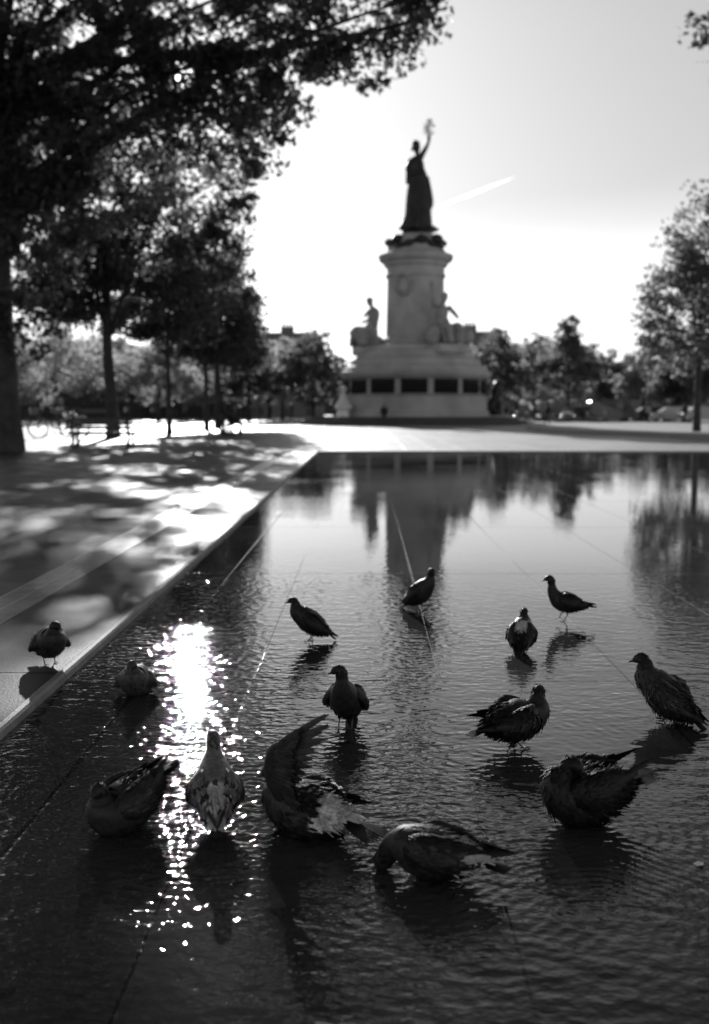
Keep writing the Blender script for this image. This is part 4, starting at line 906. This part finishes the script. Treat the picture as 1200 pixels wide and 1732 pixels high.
        for a, l_ in ((0, .028), (28, .023), (-28, .023), (180, .014)):
            q = foot + Vector((math.cos(R(a)) * l_, math.sin(R(a)) * l_, -.001 if fz <= 0 else -.010)); mid = foot.lerp(q, .5) + Vector((0, 0, .0025)); m.loft([tuple(foot) + (.0026, .0024), tuple(mid) + (.0021, .002), tuple(q) + (.0009, .001)], 6)
        m.build('leg', 'pigeon_leg', root, smooth=True)
    tag(root, label, 'pigeon', 'pigeons bathing in the film of water'); return root
def hash_(s): return sum(ord(c) * 7 for c in s) + 3

W0 = (0, 0, 0)
pigeon('a', 'plump dark pigeon standing on the dry pavement left of the kerb', -58, 12, .108, 1.14, 'tuck', 25, .08, wz=.004, wings=(W0, W0), tone=.03, scale=1.0)
pigeon('b', 'round pigeon squatting in the water facing the viewer, nearest the kerb', -88, 12, .066, 1.12, 'tuck', 0, .12, wz=.006, tone=.07, wing_tone=.08, scale=.96)
pigeon('c', 'dark pigeon crouching low with its tail raised, leftmost of the front row', 228, -20, .078, 1.14, 'tuck', 25, .18, wings=((0, 2, 0), (0, 2, 0)), tail=(4, 10, 1.0), tone=.035, wing_tone=.06, scale=1.02, speck=.06)
pigeon('d', 'pale grey pigeon seen from behind with two black bars across its wings', 100, 30, .100, 1.08, 'up', 10, .05, wings=((-2, 0, .004), (-2, 0, .004)), tone=.16, wing_tone=.36, bars=True, rump=.5, tail=(2, 8, .8), scale=.94)
pigeon('e', 'bathing pigeon with one wing stretched up high and a white rump', 148, 2, .066, 1.12, 'tuck', 50, .35, wings=((0, 0, 0), (4, 3, .0)), tone=.045, wing_tone=.07, rump=.75, tail=(-9, 20, 1.25), scale=1.16,
       raised=(1, [(.018, .03, .065), (.008, .040, .132), (-.022, .045, .160)], (.35, .9, .0), (-.55, .1, -.18), (-.80, .05, .58)))
pigeon('f', 'upright pigeon facing the viewer with its head in left profile, behind the raised wing', -100, 38, .116, 1.02, 'up', -62, .12, wings=((5, 0, .008), (5, 0, .008)), tone=.025, wing_tone=.07, scale=.93)
pigeon('g', 'dark pigeon in left profile at the end of a paving joint, tail slanting down', 184, 36, .112, 1.0, 'short', 0, .15, wings=((2, -3, .006), (2, -3, .006)), tail=(-2, 8, .85), legs=((.01, 0), (-.012, 0)), tone=.025, scale=.92)
pigeon('h', 'dark pigeon with its chest to the right standing below the monument reflection', -35, 40, .116, 1.06, 'up', -30, .08, wings=((0, -2, .004), (0, -2, .004)), tail=(-2, 8, .8), tone=.025, scale=.93)
pigeon('i', 'slender pigeon walking left in profile with one foot raised', 182, 14, .122, .90, 'long', 0, .03, wings=((-2, -2, -.004), (-2, -2, -.004)), tail=(8, 7, .9), legs=((.052, .030), (.012, 0)), tone=.022, scale=.95)
pigeon('j', 'small pigeon seen from behind with a pale patch between its shoulders', 72, 46, .098, 1.0, 'tuck', 0, .2, wings=((3, 0, .008), (3, 0, .008)), tail=(-4, 12, .75), tone=.035, wing_tone=.06, patch=lambda p: p.z > .13 and p.x < .045 and p.z < .175, scale=.86)
pigeon('k', 'ruffled pigeon with drooping wings and its tail to the left, right of centre', 22, 8, .104, 1.12, 'tuck', 40, .35, wings=((4, 4, .006), (10, -2, .014)), tail=(-4, 14, 1.1), tone=.028, wing_tone=.045, scale=1.03, wetf=1)
pigeon('l', 'wet shaggy pigeon looking left with its tail to the lower right, at the right edge', 140, 34, .098, 1.05, 'short', 30, .45, wings=((2, -2, .006), (2, -2, .006)), tail=(-2, 10, 1.0), tone=.04, wing_tone=.07, scale=1.06, wetf=.7, speck=.08)
pigeon('m', 'very ruffled pigeon with tail and wing tips fanned up to the right', 192, -8, .088, 1.18, 'back', 120, .5, wings=((8, 6, -.004), (8, 7, -.008)), tail=(6, 24, 1.1), tone=.025, wing_tone=.045, scale=1.10, wetf=.5)
pigeon('n', 'speckled pigeon dipping its beak into the water with a pale wing edge, nearest the viewer', 160, 2, .070, 1.0, 'down', 0, .12, wings=((0, 0, 0), (0, 0, .0)), tail=(-6, 12, .95), tone=.03, wing_tone=.04, rump=.8, edge=.4, speck=.12, wl=1.22, scale=1.06)
pt_ = MB(); random.seed(3); pt_.add([(0, 0, .003), (.018, .01, .006), (.03, .004, .004), (.024, -.012, .005), (.008, -.014, .003)], [(0, 4, 3, 2, 1)]); g = GP(1172, 1463)
o = pt_.build('leaf_scrap', 'petal', loc=(g.x, g.y, .001)); tag(o, 'small pale scrap of leaf floating alone at the right edge', 'leaf')
